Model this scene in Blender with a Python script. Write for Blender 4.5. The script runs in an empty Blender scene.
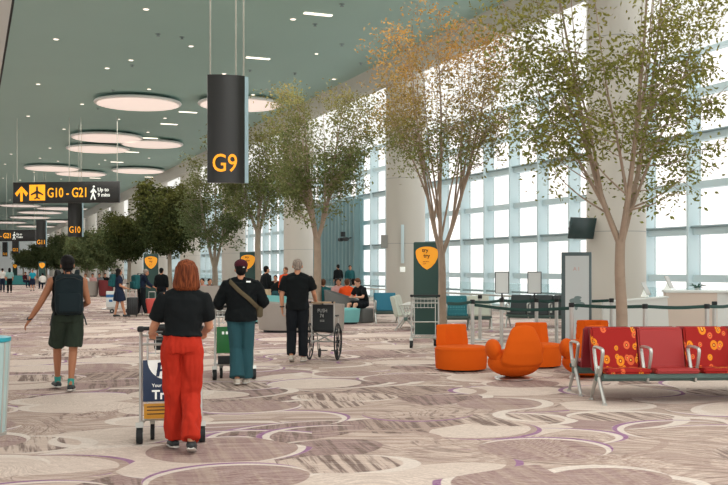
import bpy, bmesh, math, random
from mathutils import Vector, Matrix, noise
PI = math.pi
sc = bpy.context.scene
# ------------------------------------------------------------------ camera
TH = math.radians(21.9); F = 980.0; EYE = 1.6; HOR = 268.0
cth, sth = math.cos(TH), math.sin(TH)
cam_d = bpy.data.cameras.new('camera'); cam = bpy.data.objects.new('camera', cam_d)
sc.collection.objects.link(cam); sc.camera = cam
cam.location = (0, 0, EYE); cam.rotation_euler = (PI/2, 0, -TH)
cam_d.sensor_width = 36; cam_d.lens = F/728*36; cam_d.shift_y = 25.5/728
cam_d.clip_end = 1000; cam_d.clip_start = .05
cam_d.dof.use_dof = False
# ------------------------------------------------------------------ world, light, exposure
sc.view_settings.view_transform = 'Standard'; sc.view_settings.look = 'None'
sc.view_settings.gamma = 1; sc.view_settings.exposure = -0.1
sc.view_settings.use_curve_mapping = False
w = bpy.data.worlds.new('world'); sc.world = w; w.use_nodes = True
bgn = w.node_tree.nodes['Background']
bgn.inputs[0].default_value = (1.0, .985, .975, 1); bgn.inputs[1].default_value = 2.1
def area(name, loc, sx, sy, power, col=(1, .96, .92), rot=(0, 0, 0)):
    l = bpy.data.lights.new(name, 'AREA'); l.shape = 'RECTANGLE'; l.size = sx; l.size_y = sy
    l.energy = power; l.color = col
    o = bpy.data.objects.new(name, l); o.location = loc; o.rotation_euler = rot; sc.collection.objects.link(o)
    return o
for k in range(5):
    area('ceiling_fill', (6, 2+22*k, 9.2), 9, 14, 1300, (1, .95, .90))  # added broad fill lights, standing in for the ceiling lamps
area('void_fill', (18.2, 30, 13.6), 4, 60, 1200, (.93, .98, 1))  # area light added under the frosted roof to brighten the window void

def P(px, d):
    X = (px-364)/F*d
    return Vector((X*cth + d*sth, -X*sth + d*cth, 0))
def D(py, z=0.0): return (z-EYE)*F/(HOR-py)
def PF(px, py): return P(px, D(py))
def H(py, d): return EYE + (HOR-py)*d/F

# ------------------------------------------------------------------ materials
def srgb(r, g, b):
    f = lambda c: (c/255/12.92) if c/255 <= .04045 else ((c/255+.055)/1.055)**2.4
    return (f(r), f(g), f(b), 1)
def mat(name, col, rough=.6, metal=0, spec=.5, emit=None, estr=1, bump=0, bscale=80, var=0, vscale=8, coat=0):
    m = bpy.data.materials.new(name); m.use_nodes = True
    nt = m.node_tree; b = nt.nodes['Principled BSDF']
    c = srgb(*col); b.inputs['Base Color'].default_value = c
    b.inputs['Roughness'].default_value = rough; b.inputs['Metallic'].default_value = metal
    b.inputs['Specular IOR Level'].default_value = spec
    if coat: b.inputs['Coat Weight'].default_value = coat
    if emit: b.inputs['Emission Color'].default_value = srgb(*emit); b.inputs['Emission Strength'].default_value = estr
    tc = nt.nodes.new('ShaderNodeTexCoord')
    if var or bump:
        n = nt.nodes.new('ShaderNodeTexNoise'); n.inputs['Scale'].default_value = vscale; n.inputs['Detail'].default_value = 4
        nt.links.new(tc.outputs['Object'], n.inputs['Vector'])
        mx = nt.nodes.new('ShaderNodeMix'); mx.data_type = 'RGBA'
        mx.inputs[6].default_value = tuple(x*(1-var) for x in c[:3])+(1,)
        mx.inputs[7].default_value = tuple(min(1, x*(1+var)) for x in c[:3])+(1,)
        nt.links.new(n.outputs['Fac'], mx.inputs[0]); nt.links.new(mx.outputs[2], b.inputs['Base Color'])
    if bump:
        n2 = nt.nodes.new('ShaderNodeTexNoise'); n2.inputs['Scale'].default_value = bscale; n2.inputs['Detail'].default_value = 3
        nt.links.new(tc.outputs['Object'], n2.inputs['Vector'])
        bp = nt.nodes.new('ShaderNodeBump'); bp.inputs['Strength'].default_value = bump; bp.inputs['Distance'].default_value = .01
        nt.links.new(n2.outputs['Fac'], bp.inputs['Height']); nt.links.new(bp.outputs[0], b.inputs['Normal'])
    return m
class NT:
    """small node helper"""
    def __init__(s, m): s.t = m.node_tree
    def n(s, typ, **k):
        x = s.t.nodes.new(typ)
        for a, v in k.items(): setattr(x, a, v)
        return x
    def put(s, sock, v):
        if hasattr(v, 'is_output') or isinstance(v, bpy.types.NodeSocket): s.t.links.new(v, sock)
        else: sock.default_value = v
    def math(s, op, a, b=0, c=0, clamp=False):
        x = s.n('ShaderNodeMath', operation=op, use_clamp=clamp); s.put(x.inputs[0], a); s.put(x.inputs[1], b); s.put(x.inputs[2], c); return x.outputs[0]
    def vm(s, op, a, b=None, scale=None):
        x = s.n('ShaderNodeVectorMath', operation=op); s.put(x.inputs[0], a)
        if b is not None: s.put(x.inputs[1], b)
        if scale is not None: s.put(x.inputs['Scale'], scale)
        return x.outputs['Value'] if op in ('LENGTH', 'DOT_PRODUCT', 'DISTANCE') else x.outputs['Vector']
    def mix(s, f, a, b):
        x = s.n('ShaderNodeMix', data_type='RGBA'); s.put(x.inputs[0], f); s.put(x.inputs[6], a); s.put(x.inputs[7], b); return x.outputs[2]
    def step(s, v, lo, hi):
        x = s.n('ShaderNodeMapRange'); x.clamp = True; s.put(x.inputs[0], v); s.put(x.inputs[1], lo); s.put(x.inputs[2], hi); return x.outputs[0]

def carpet():
    m = bpy.data.materials.new('swirl_carpet'); m.use_nodes = True; N = NT(m)
    b = m.node_tree.nodes['Principled BSDF']; b.inputs['Roughness'].default_value = .95; b.inputs['Specular IOR Level'].default_value = .1
    pos = N.n('ShaderNodeNewGeometry').outputs['Position']
    light = srgb(220, 203, 191); beige = srgb(208, 187, 174); taupe = srgb(170, 145, 134); brown = srgb(92, 66, 60); mauve = srgb(152, 122, 120); white = srgb(230, 218, 208); purple = srgb(138, 76, 140)
    def streak(vec, ang, lo, hi, sx=1.1, sy=11):
        r = N.n('ShaderNodeVectorRotate', rotation_type='Z_AXIS'); N.put(r.inputs['Vector'], vec); N.put(r.inputs['Angle'], ang)
        sm = N.vm('MULTIPLY', r.outputs[0], (sx, sy, 1))
        n = N.n('ShaderNodeTexNoise'); N.put(n.inputs['Vector'], sm); n.inputs['Scale'].default_value = 1; n.inputs['Detail'].default_value = 3; n.inputs['Roughness'].default_value = .7
        return N.step(n.outputs['Fac'], lo, hi)
    # base: slowly curving stripes of taupe, beige and dark brown
    wn = N.n('ShaderNodeTexNoise'); N.put(wn.inputs['Vector'], pos); wn.inputs['Scale'].default_value = .45; wn.inputs['Detail'].default_value = 1
    warp = N.math('MULTIPLY_ADD', wn.outputs['Fac'], 1.3, -.35)
    s0 = streak(pos, warp, .40, .60)
    col = N.mix(s0, taupe, beige)
    s1 = streak(pos, N.math('ADD', warp, .5), .53, .60, .8, 16)
    col = N.mix(N.math('MULTIPLY', s1, .7), col, brown)
    def layer(col, off, scale, r0, sq, cresc, fills, rot):
        vr = N.n('ShaderNodeVectorRotate', rotation_type='Z_AXIS'); N.put(vr.inputs['Vector'], pos); vr.inputs['Angle'].default_value = rot
        p = N.vm('MULTIPLY', N.vm('ADD', vr.outputs[0], (off, off*1.7, 0)), (scale, scale*sq, 0))
        v = N.n('ShaderNodeTexVoronoi'); v.voronoi_dimensions = '2D'; N.put(v.inputs['Vector'], p)
        v.inputs['Scale'].default_value = 1; v.inputs['Randomness'].default_value = .62
        sep = N.n('ShaderNodeSeparateColor'); N.put(sep.inputs[0], v.outputs['Color'])
        R, G, B = sep.outputs
        dist = v.outputs['Distance']
        rad = N.math('MULTIPLY_ADD', R, .14, r0-.07)
        inside = N.step(N.math('SUBTRACT', rad, dist), -.003, .003)
        local = N.vm('SUBTRACT', p, v.outputs['Position'])
        a = N.math('MULTIPLY', G, 6.283)
        cx = N.n('ShaderNodeCombineXYZ'); N.put(cx.inputs[0], N.math('COSINE', a)); N.put(cx.inputs[1], N.math('SINE', a))
        off1 = N.vm('SCALE', cx.outputs[0], scale=.085)
        d2 = N.vm('LENGTH', N.vm('SUBTRACT', local, off1))
        inner = N.step(N.math('SUBTRACT', N.math('SUBTRACT', rad, .010), d2), -.003, .003)
        d3 = N.vm('LENGTH', N.vm('SUBTRACT', local, N.vm('SCALE', cx.outputs[0], scale=.052)))
        mid = N.step(N.math('SUBTRACT', N.math('SUBTRACT', rad, -.008), d3), -.003, .003)
        st = streak(pos, N.math('MULTIPLY_ADD', B, 1.4, .8), .42, .54, .7, 11)
        fill = N.mix(st, fills[0], fills[1])
        fill = N.mix(N.math('GREATER_THAN', B, .55), col, fill)
        fill = N.mix(N.math('GREATER_THAN', B, .80), fill, fills[2])
        has = N.math('GREATER_THAN', R, cresc)
        ik = N.math('MULTIPLY', inside, N.math('GREATER_THAN', G, .10))
        c1 = N.mix(ik, col, fill)
        c1 = N.mix(N.math('MULTIPLY', ik, N.math('SUBTRACT', 1, inner)), c1, N.mix(N.math('GREATER_THAN', B, .35), taupe, white))
        return N.mix(N.math('MULTIPLY', N.math('MULTIPLY', ik, N.math('SUBTRACT', 1, mid)), has), c1, purple)
    col = layer(col, 3.3, .50, .50, 1.5, 1.1, (brown, taupe, mauve), .15)
    col = layer(col, 11.7, .55, .48, 1.8, .7, (brown, mauve, light), -.3)
    col = layer(col, 27.1, .62, .42, 1.5, .6, (brown, beige, light), .3)
    col = layer(col, 41.9, .66, .42, 1.15, .4, (taupe, mauve, light), -.1)
    fn = N.n('ShaderNodeTexNoise'); N.put(fn.inputs['Vector'], pos); fn.inputs['Scale'].default_value = 45; fn.inputs['Detail'].default_value = 3
    sp = streak(pos, N.math('ADD', warp, .2), .35, .65, 3, 55)
    col = N.mix(.32, col, N.mix(sp, brown, white))
    hs = N.n('ShaderNodeHueSaturation'); N.put(hs.inputs['Color'], col); N.put(hs.inputs['Value'], N.math('MULTIPLY_ADD', fn.outputs['Fac'], .5, .72))
    N.put(b.inputs['Base Color'], hs.outputs[0])
    bp = N.n('ShaderNodeBump'); bp.inputs['Strength'].default_value = .2; bp.inputs['Distance'].default_value = .01; N.put(bp.inputs['Height'], fn.outputs['Fac']); N.put(b.inputs['Normal'], bp.outputs[0])
    return m
def clear_glass(name, tint=(.93, .96, .96), gl=.06):
    m = bpy.data.materials.new(name); m.use_nodes = True; N = NT(m); nt = m.node_tree
    nt.nodes.remove(nt.nodes['Principled BSDF'])
    t = N.n('ShaderNodeBsdfTransparent'); t.inputs[0].default_value = (*tint, 1)
    g = N.n('ShaderNodeBsdfGlossy'); g.inputs[0].default_value = (.9, .95, .95, 1); g.inputs['Roughness'].default_value = .02
    mx = N.n('ShaderNodeMixShader'); mx.inputs[0].default_value = gl
    nt.links.new(t.outputs[0], mx.inputs[1]); nt.links.new(g.outputs[0], mx.inputs[2])
    nt.links.new(mx.outputs[0], nt.nodes['Material Output'].inputs[0])
    return m
def translucent(name, col, mixf=.5, tip=None, z0=0, z1=1):
    m = bpy.data.materials.new(name); m.use_nodes = True; N = NT(m); nt = m.node_tree
    nt.nodes.remove(nt.nodes['Principled BSDF'])
    d = N.n('ShaderNodeBsdfDiffuse'); t = N.n('ShaderNodeBsdfTranslucent')
    c = srgb(*col)
    if tip:
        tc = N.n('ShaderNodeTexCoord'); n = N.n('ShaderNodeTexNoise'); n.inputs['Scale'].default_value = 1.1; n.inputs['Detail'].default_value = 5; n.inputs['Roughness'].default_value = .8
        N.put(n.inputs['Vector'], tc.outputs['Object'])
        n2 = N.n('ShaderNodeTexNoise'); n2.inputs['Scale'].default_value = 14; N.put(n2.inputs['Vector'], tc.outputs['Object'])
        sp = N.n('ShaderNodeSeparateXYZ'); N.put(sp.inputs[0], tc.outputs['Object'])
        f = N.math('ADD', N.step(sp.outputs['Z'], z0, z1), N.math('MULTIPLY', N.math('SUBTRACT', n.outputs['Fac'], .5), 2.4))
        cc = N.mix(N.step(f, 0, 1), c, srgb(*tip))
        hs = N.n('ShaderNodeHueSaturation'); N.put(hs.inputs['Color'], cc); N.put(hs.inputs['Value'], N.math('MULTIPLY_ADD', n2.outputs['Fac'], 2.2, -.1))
        N.put(d.inputs[0], hs.outputs[0]); N.put(t.inputs[0], hs.outputs[0])
    else:
        d.inputs[0].default_value = c; t.inputs[0].default_value = c
    mx = N.n('ShaderNodeMixShader'); mx.inputs[0].default_value = mixf
    nt.links.new(d.outputs[0], mx.inputs[1]); nt.links.new(t.outputs[0], mx.inputs[2])
    nt.links.new(mx.outputs[0], nt.nodes['Material Output'].inputs[0])
    return m

M = {}
M['carpet'] = carpet()
M['ceiling'] = mat('ceiling_paint', (164, 199, 191), .55, spec=.4, var=.03, vscale=.4)
M['ceil_light'] = mat('pale_ceiling', (222, 228, 224), .6)
M['fascia'] = mat('fascia_paint', (196, 196, 186), .6, var=.03, vscale=1)
M['plaster'] = mat('white_plaster', (232, 236, 236), .8, var=.02)
M['frosted'] = translucent('frosted_panel', (246, 246, 244), .6)
M['column'] = mat('column_panel', (196, 192, 182), .45, spec=.4, var=.02, vscale=1)
M['joint'] = mat('panel_joint', (150, 152, 148), .7)
M['fin'] = mat('window_fin', (200, 220, 224), .5, spec=.4)
M['rail'] = mat('grey_rail', (132, 152, 155), .45)
M['glass'] = clear_glass('clear_pane', (.90, .885, .875), .04)
M['bal_glass'] = clear_glass('balustrade_glass', (.90, .95, .95), .08)
M['teal_wall'] = mat('fluted_teal', (112, 146, 150), .35, spec=.6)
M['sign_black'] = mat('sign_black', (27, 28, 25), .35, spec=.5)
M['sign_edge'] = mat('sign_edge', (168, 196, 204), .35, metal=.3)
M['yellow'] = mat('sign_yellow', (246, 168, 30), .5, emit=(250, 165, 25), estr=.7)
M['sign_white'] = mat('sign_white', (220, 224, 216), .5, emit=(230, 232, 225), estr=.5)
M['steel'] = mat('brushed_steel', (196, 196, 192), .3, metal=.9, bump=.03)
M['alu'] = mat('dull_aluminium', (192, 193, 188), .38, metal=.7)
M['rod'] = mat('hanger_rod', (176, 176, 164), .4, metal=.4)
M['rubber'] = mat('black_rubber', (32, 36, 38), .7)
M['black'] = mat('matt_black', (26, 32, 34), .6, bump=.05)
M['disc_rim'] = mat('disc_rim', (238, 240, 236), .5)
M['disc'] = mat('disc_diffuser', (250, 236, 226), .6, emit=(255, 234, 222), estr=.62)
M['lamp'] = mat('downlight_lens', (255, 240, 220), .5, emit=(255, 240, 222), estr=2.2)
M['bark'] = mat('pale_bark', (156, 138, 120), .85, bump=.4, bscale=25, var=.3, vscale=5)
M['bark_far'] = mat('grey_bark', (150, 140, 124), .85, bump=.3, bscale=25, var=.25, vscale=5)
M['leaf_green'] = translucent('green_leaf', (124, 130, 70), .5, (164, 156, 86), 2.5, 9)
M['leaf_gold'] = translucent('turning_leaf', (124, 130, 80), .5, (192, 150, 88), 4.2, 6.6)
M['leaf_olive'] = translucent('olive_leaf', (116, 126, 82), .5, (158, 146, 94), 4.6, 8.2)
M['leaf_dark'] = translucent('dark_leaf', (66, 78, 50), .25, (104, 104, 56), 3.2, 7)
M['leaf_far'] = translucent('far_leaf', (100, 114, 80), .4, (128, 124, 78), 3, 8)

# ------------------------------------------------------------------ geometry helpers
def xform(bm, vs, mtx): bmesh.ops.transform(bm, matrix=mtx, verts=vs)
def box(bm, c, s, rz=0, bev=0, seg=2, rot=None):
    r = bmesh.ops.create_cube(bm, size=1); vs = r['verts']
    xform(bm, vs, Matrix.Diagonal((*s, 1)))
    if bev:
        es = list({e for v in vs for e in v.link_edges})
        r2 = bmesh.ops.bevel(bm, geom=es, offset=bev, segments=seg, affect='EDGES', profile=.5)
        vs = list({v for f in r2['faces'] for v in f.verts} | {v for v in vs if v.is_valid})
        # gather the whole island
        seen = set(vs); st = list(vs)
        while st:
            v = st.pop()
            for e in v.link_edges:
                o = e.other_vert(v)
                if o not in seen: seen.add(o); st.append(o)
        vs = list(seen)
    R = rot if rot is not None else Matrix.Rotation(rz, 4, 'Z')
    xform(bm, vs, Matrix.Translation(Vector(c)) @ R)
    return vs
def frame_for(t, ref):
    t = t.normalized(); a = ref - t*ref.dot(t)
    if a.length < 1e-4:
        ref = Vector((0, 1, 0)) if abs(t.y) < .9 else Vector((0, 0, 1)); a = ref - t*ref.dot(t)
    a.normalize(); return a, t.cross(a)
def tube(bm, pts, r, seg=8, ref=(1, 0, 0), caps=True, dome=False):
    """r: number, list of numbers or list of (rx, ry)"""
    pts = [Vector(p) for p in pts]; n = len(pts)
    if not isinstance(r, (list, tuple)): r = [r]*n
    r = [(x, x) if not isinstance(x, (tuple, list)) else x for x in r]
    ref = Vector(ref)
    if dome:
        t0 = (pts[0]-pts[1]).normalized(); t1 = (pts[-1]-pts[-2]).normalized()
        m0 = min(r[0]); m1 = min(r[-1])
        pts = [pts[0]+t0*m0*.85, pts[0]+t0*m0*.5]+pts+[pts[-1]+t1*m1*.5, pts[-1]+t1*m1*.85]
        s = lambda q, k: (q[0]*k, q[1]*k)
        r = [s(r[0], .45), s(r[0], .83)]+list(r)+[s(r[-1], .83), s(r[-1], .45)]; n = len(pts)
    rings = []
    for i in range(n):
        t = (pts[min(i+1, n-1)]-pts[max(i-1, 0)])
        if t.length < 1e-7: t = Vector((0, 0, 1))
        a, b = frame_for(t, ref)
        rings.append([bm.verts.new(pts[i]+a*(math.cos(2*PI*k/seg)*r[i][0])+b*(math.sin(2*PI*k/seg)*r[i][1])) for k in range(seg)])
    for i in range(n-1):
        for k in range(seg):
            bm.faces.new((rings[i][k], rings[i][(k+1) % seg], rings[i+1][(k+1) % seg], rings[i+1][k]))
    if caps:
        bm.faces.new(rings[0][::-1]); bm.faces.new(rings[-1])
    return [v for R in rings for v in R]
def ball(bm, c, r, seg=16, rings=10, rot=None):
    if not isinstance(r, (tuple, list)): r = (r, r, r)
    q = bmesh.ops.create_uvsphere(bm, u_segments=seg, v_segments=rings, radius=1)['verts']
    xform(bm, q, Matrix.Translation(Vector(c)) @ (rot if rot is not None else Matrix.Identity(4)) @ Matrix.Diagonal((*r, 1)))
    return q
def lathe(bm, prof, seg=24, c=(0, 0, 0), sx=1, sy=1):
    rings = []
    for (r, z) in prof:
        rings.append([bm.verts.new((c[0]+r*sx*math.cos(2*PI*k/seg), c[1]+r*sy*math.sin(2*PI*k/seg), c[2]+z)) for k in range(seg)])
    for i in range(len(rings)-1):
        for k in range(seg):
            bm.faces.new((rings[i][k], rings[i][(k+1) % seg], rings[i+1][(k+1) % seg], rings[i+1][k]))
    bm.faces.new(rings[0][::-1]); bm.faces.new(rings[-1])
def prism(bm, poly, a0, a1, axis='z', mtx=None):
    def mk(p, a): return {'z': (p[0], p[1], a), 'y': (p[0], a, p[1]), 'x': (a, p[0], p[1])}[axis]
    A = [bm.verts.new(mk(p, a0)) for p in poly]; B = [bm.verts.new(mk(p, a1)) for p in poly]
    n = len(poly); bm.faces.new(A[::-1]); bm.faces.new(B)
    for i in range(n): bm.faces.new((A[i], A[(i+1) % n], B[(i+1) % n], B[i]))
    if mtx is not None: xform(bm, A+B, mtx)
    return A+B
def ring(bm, c, R, r, axis='x', seg=28, rs=6, sx=1, sy=1):
    pts = []
    for k in range(seg):
        a = 2*PI*k/seg
        u, v = R*math.cos(a)*sx, R*math.sin(a)*sy
        pts.append(Vector(c)+Vector({'x': (0, u, v), 'y': (u, 0, v), 'z': (u, v, 0)}[axis]))
    ax = Vector({'x': (1, 0, 0), 'y': (0, 1, 0), 'z': (0, 0, 1)}[axis])
    rr = []
    for k in range(seg):
        t = (pts[(k+1) % seg]-pts[k-1]).normalized(); b = t.cross(ax)
        rr.append([bm.verts.new(pts[k]+ax*math.cos(2*PI*j/rs)*r+b*math.sin(2*PI*j/rs)*r) for j in range(rs)])
    for k in range(seg):
        for j in range(rs):
            bm.faces.new((rr[k][j], rr[k][(j+1) % rs], rr[(k+1) % seg][(j+1) % rs], rr[(k+1) % seg][j]))
def curve_pts(pts, n=6):
    """Catmull-Rom through points"""
    pts = [Vector(p) for p in pts]; out = []
    for i in range(len(pts)-1):
        p0 = pts[max(i-1, 0)]; p1 = pts[i]; p2 = pts[i+1]; p3 = pts[min(i+2, len(pts)-1)]
        for k in range(n):
            t = k/n
            out.append(.5*((2*p1)+(-p0+p2)*t+(2*p0-5*p1+4*p2-p3)*t*t+(-p0+3*p1-3*p2+p3)*t**3))
    out.append(pts[-1]); return out
def B(): return bmesh.new()
def finish(me, bm, smooth):
    bmesh.ops.recalc_face_normals(bm, faces=bm.faces); bm.to_mesh(me); bm.free()
    if smooth:
        me.polygons.foreach_set('use_smooth', [True]*len(me.polygons))
        if smooth != 2:
            try: me.set_sharp_from_angle(angle=math.radians(38))
            except Exception: pass
def obj(name, bm, m, parent=None, smooth=True):
    me = bpy.data.meshes.new(name); finish(me, bm, smooth)
    if isinstance(m, str): m = M[m]
    me.materials.append(m)
    o = bpy.data.objects.new(name, me); sc.collection.objects.link(o)
    if parent is not None: o.parent = parent
    return o
def remesh(bm, vox, it=4, wrinkle=0, wf=(14, 14, 5), seed=0):
    """closed overlapping shapes -> one continuous smooth skin, returned as a bmesh"""
    me = bpy.data.meshes.new('tmp'); bmesh.ops.recalc_face_normals(bm, faces=bm.faces); bm.to_mesh(me); bm.free()
    o = bpy.data.objects.new('tmp', me); sc.collection.objects.link(o)
    r = o.modifiers.new('r', 'REMESH'); r.mode = 'VOXEL'; r.voxel_size = vox
    s = o.modifiers.new('s', 'SMOOTH'); s.factor = .5; s.iterations = it
    dg = bpy.context.evaluated_depsgraph_get(); ev = o.evaluated_get(dg)
    out = B(); out.from_mesh(ev.to_mesh()); ev.to_mesh_clear()
    bpy.data.objects.remove(o); bpy.data.meshes.remove(me)
    if wrinkle:
        out.normal_update(); off = Vector((seed*3.1, seed*1.7, seed))
        for v in out.verts:
            p = Vector((v.co.x*wf[0], v.co.y*wf[1], v.co.z*wf[2]))+off
            k = noise.noise(p)+.5*noise.noise(p*2.1)
            v.co += v.normal*(k*wrinkle+wrinkle*.35)
    return out
def tag(o, label=None, cat=None, group=None, kind=None):
    if label: o['label'] = label
    if cat: o['category'] = cat
    if group: o['group'] = group
    if kind: o['kind'] = kind
    return o
def thing(name, label, cat, loc=(0, 0, 0), rz=0, group=None):
    o = bpy.data.objects.new(name, None); sc.collection.objects.link(o)
    o.location = loc; o.rotation_euler = (0, 0, rz); o.empty_display_size = .1
    return tag(o, label, cat, group)
def struct(name, bm, m, smooth=False): return tag(obj(name, bm, m, None, smooth), kind='structure')
KIDS = {}
def copy_tree(o, parent=None):
    c = o.copy(); sc.collection.objects.link(c)
    if parent is not None: c.parent = parent; c.matrix_parent_inverse = o.matrix_parent_inverse
    for ch in list(o.children): copy_tree(ch, c)
    return c
def text(name, s, size, m, parent, loc, rot, ext=.004, bold=.0, align='LEFT', sx=1, width=None):
    cu = bpy.data.curves.new('t', 'FONT'); cu.body = s; cu.size = size; cu.extrude = ext; cu.offset = bold; cu.align_x = align; cu.resolution_u = 4
    t = bpy.data.objects.new('t', cu); sc.collection.objects.link(t)
    dg = bpy.context.evaluated_depsgraph_get(); me = bpy.data.meshes.new_from_object(t.evaluated_get(dg))
    bpy.data.objects.remove(t); me.materials.clear(); me.materials.append(M[m] if isinstance(m, str) else m)
    o = bpy.data.objects.new(name, me); sc.collection.objects.link(o); o.parent = parent
    if width:
        xs = [v.co.x for v in me.vertices]; sx = width/(max(xs)-min(xs)); loc = (loc[0]-min(xs)*sx, loc[1], loc[2])
    o.location = loc; o.rotation_euler = rot; o.scale = (sx, 1, 1)
    return o

# ------------------------------------------------------------------ the hall
VC, VB, VG = 16.0, 14.9, 21.0         # column line, ceiling edge, glass wall (metres right of the camera)
ZE, ZF, ZT = 9.45, 8.73, 8.25         # ceiling, fascia foot, top of the windows
U1 = 260
bm = B(); box(bm, ((VG-16)/2, U1/2-8, -.1), (VG+16, U1+16, .2)); struct('floor', bm, 'carpet')
bm = B(); box(bm, ((VB+1.22)/2, U1/2-8, ZE+.1), (VB-1.22, U1+16, .2)); struct('ceiling', bm, 'ceiling')
bm = B(); box(bm, ((-16+1.14)/2, U1/2-8, ZE+.1), (17.14, U1+16, .2)); struct('trim_1', bm, 'ceil_light')
bm = B(); box(bm, (1.18, U1/2-8, ZE+.16), (.08, U1+16, .2)); struct('trim_2', bm, 'black')
bm = B(); prism(bm, [(VB-.25, ZE), (VB, ZF), (VB+.35, ZF), (VB+.35, ZE+3), (VB, ZE+3)], -8, U1-8, 'y'); struct('trim_3', bm, 'fascia')
bm = B(); box(bm, ((VB+VG)/2+.3, U1/2-8, 14.2), (VG-VB+.6, U1+16, .1)); struct('trim_4', bm, 'frosted')
bm = B(); box(bm, (VG+.05, U1/2-8, (ZT+14.2)/2), (.1, U1+16, 14.2-ZT)); struct('trim_5', bm, 'frosted')
bm = B(); box(bm, (2.5, U1-8, 5), (37, .3, 10)); struct('wall_back', bm, 'plaster')
bm = B()
for k in range(27): box(bm, (-16, -8+k*10, 4.7), (.4, 6.0, 9.4))
struct('unseen_wall_left', bm, 'plaster')  # unseen wall with gaps, put in to limit light from the left

# columns
bm = B(); lathe(bm, [(.775, 0), (.775, 14.1)], 40); cme = None
bmj = B()
for z in (.02, 2.55, 5.1, 7.65, 10.2): lathe(bmj, [(.778, z), (.778, z+.018)], 40)
col0 = obj('column', bm, 'column'); j0 = obj('panel_joint', bmj, 'joint', col0)
tag(col0, kind='structure'); col0.location = (VC, 1.36*VC, 0)
for k in range(1, 15):
    c = copy_tree(col0); c.location = (VC, (1.36+.852*k)*VC, 0)
c = copy_tree(col0); c.location = (VC, .508*VC, 0)

# window wall: bays of tall panes between deep pale fins
BAY = .1023*VG; U0 = 1.157*VG - 12*BAY
rows = [0.02, 1.28, 2.73, 4.15, 5.6, 7.0, ZT]
bm = B(); box(bm, (.25, 0, ZT/2), (.5, .09, ZT)); fin_me = obj('mullion', bm, 'fin')
bm = B()
for i, z in enumerate(rows):
    box(bm, (.33, BAY/2, z), (.3, BAY-.09, .22 if 0 < i < 6 else .12))
trans = obj('transom', bm, 'fin')
bm = B()
for z in (2.86, 5.73, 0.62): tube(bm, [(.12, .05, z), (.12, BAY-.05, z)], .045, 6)
rl = obj('shade_rail', bm, 'rail')
bm = B(); box(bm, (.42, BAY/2, ZT/2), (.02, BAY-.09, ZT)); pane = obj('pane', bm, 'glass', smooth=False)
nb = int((U1-10-U0)/BAY)
for k in range(nb):
    t = thing('window_%d' % (k+1), None, None, (VG-.5, U0+k*BAY, 0)); tag(t, kind='structure')
    for s in (fin_me, trans, rl, pane):
        if k == 0: s.parent = t
        else: q = s.copy(); sc.collection.objects.link(q); q.parent = t

# teal fluted wall section in front of the glass
bm = B(); box(bm, (20.3, 55, 2.75), (.2, 8.2, 5.5))
for k in range(14): prism(bm, [(20.2, 50.95+k*.6), (19.95, 51.1+k*.6), (19.95, 51.3+k*.6), (20.2, 51.45+k*.6)], 0, 5.45)
struct('wall_panel', bm, 'teal_wall')

# glass balustrade along the column line
bal = thing('balustrade', 'long glass balustrade with steel handrail running in front of the window wall', 'railing', (17.6, 16, 0))
bm = B(); box(bm, (0, 45, .55), (.02, 90, 1.04)); obj('glass_panel', bm, 'bal_glass', bal, False)
bm = B(); tube(bm, [(-.1, 0, .62), (-.1, 90, .62)], .035, 8); obj('handrail', bm, 'alu', bal)
bm = B()
for k in range(38): box(bm, (-.05, k*2.4, .32), (.05, .05, .63))
tag(obj('support', bm, 'alu', bal), kind='stuff')

# ------------------------------------------------------------------ ceiling fittings
def CP(px, py, z=ZE): return P(px, (z-EYE)*F/(HOR-py))
def disc_light(px, py, w, label):
    z = ZE-.14; p = CP(px, py, z); d = (z-EYE)*F/(HOR-py); r = w*d/F/2
    t = thing('ceiling_disc_light', label, 'ceiling light', (p.x, p.y, z-.12), random.random()*6)
    bm = B(); lathe(bm, [(r*.95, .0), (r*.985, .02), (r, .07), (r*.985, .12), (r*.9, .16), (r*.5, .20)], 56); 
    obj('rim', bm, 'disc_rim', t)
    bm = B(); lathe(bm, [(r*.93, -.012), (r*.93, .005)], 56); obj('diffuser', bm, 'disc', t, False)
    bm = B(); lathe(bm, [(.12, .19), (.12, .26)], 16); obj('mount', bm, 'disc_rim', t)
random.seed(4)
DL = 'pale disc light, '
for px, py, ww, lb in [(138, 102, 86, DL+'largest and nearest one above the hanging gate signs'), (107, 136.5, 71, DL+'second below the largest one, left of centre'),
        (98, 148, 62, DL+'tucked just under the one at the left of centre'), (152, 143, 62, DL+'beside the thin bar lights left of the G9 pylon'),
        (52, 167.5, 54, DL+'above the arrow of the G10 to G21 sign'), (81, 173, 50, DL+'directly above the number of the G10 to G21 sign'),
        (138, 170, 52, DL+'right of the G10 to G21 sign'), (240, 103, 84, DL+'partly hidden behind the G9 pylon')]:
    disc_light(px, py, ww, lb)
for i, (px, py, ww) in enumerate([(38, 197.5, 46), (62, 208, 50), (40, 212, 44), (30, 217, 40), (60, 221, 42), (95, 189, 36), (36, 226, 38), (8, 222, 36), (72, 228, 34), (58, 233, 30), (20, 205, 40), (30, 232, 28)]):
    disc_light(px, py, ww, ['far pale disc light seen as a thin bright streak', 'distant disc light on the ceiling beneath the hanging sign'][i % 2])
    o = [x for x in sc.objects if x.name.startswith('ceiling_disc_light')][-1]
for o in sc.objects:
    if o.name.startswith('ceiling_disc_light') and ('far pale' in o['label'] or 'distant' in o['label']):
        o['label'] = 'distant pale disc light seen as a thin bright streak on the far ceiling'; o['group'] = 'far ceiling disc lights'
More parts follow.
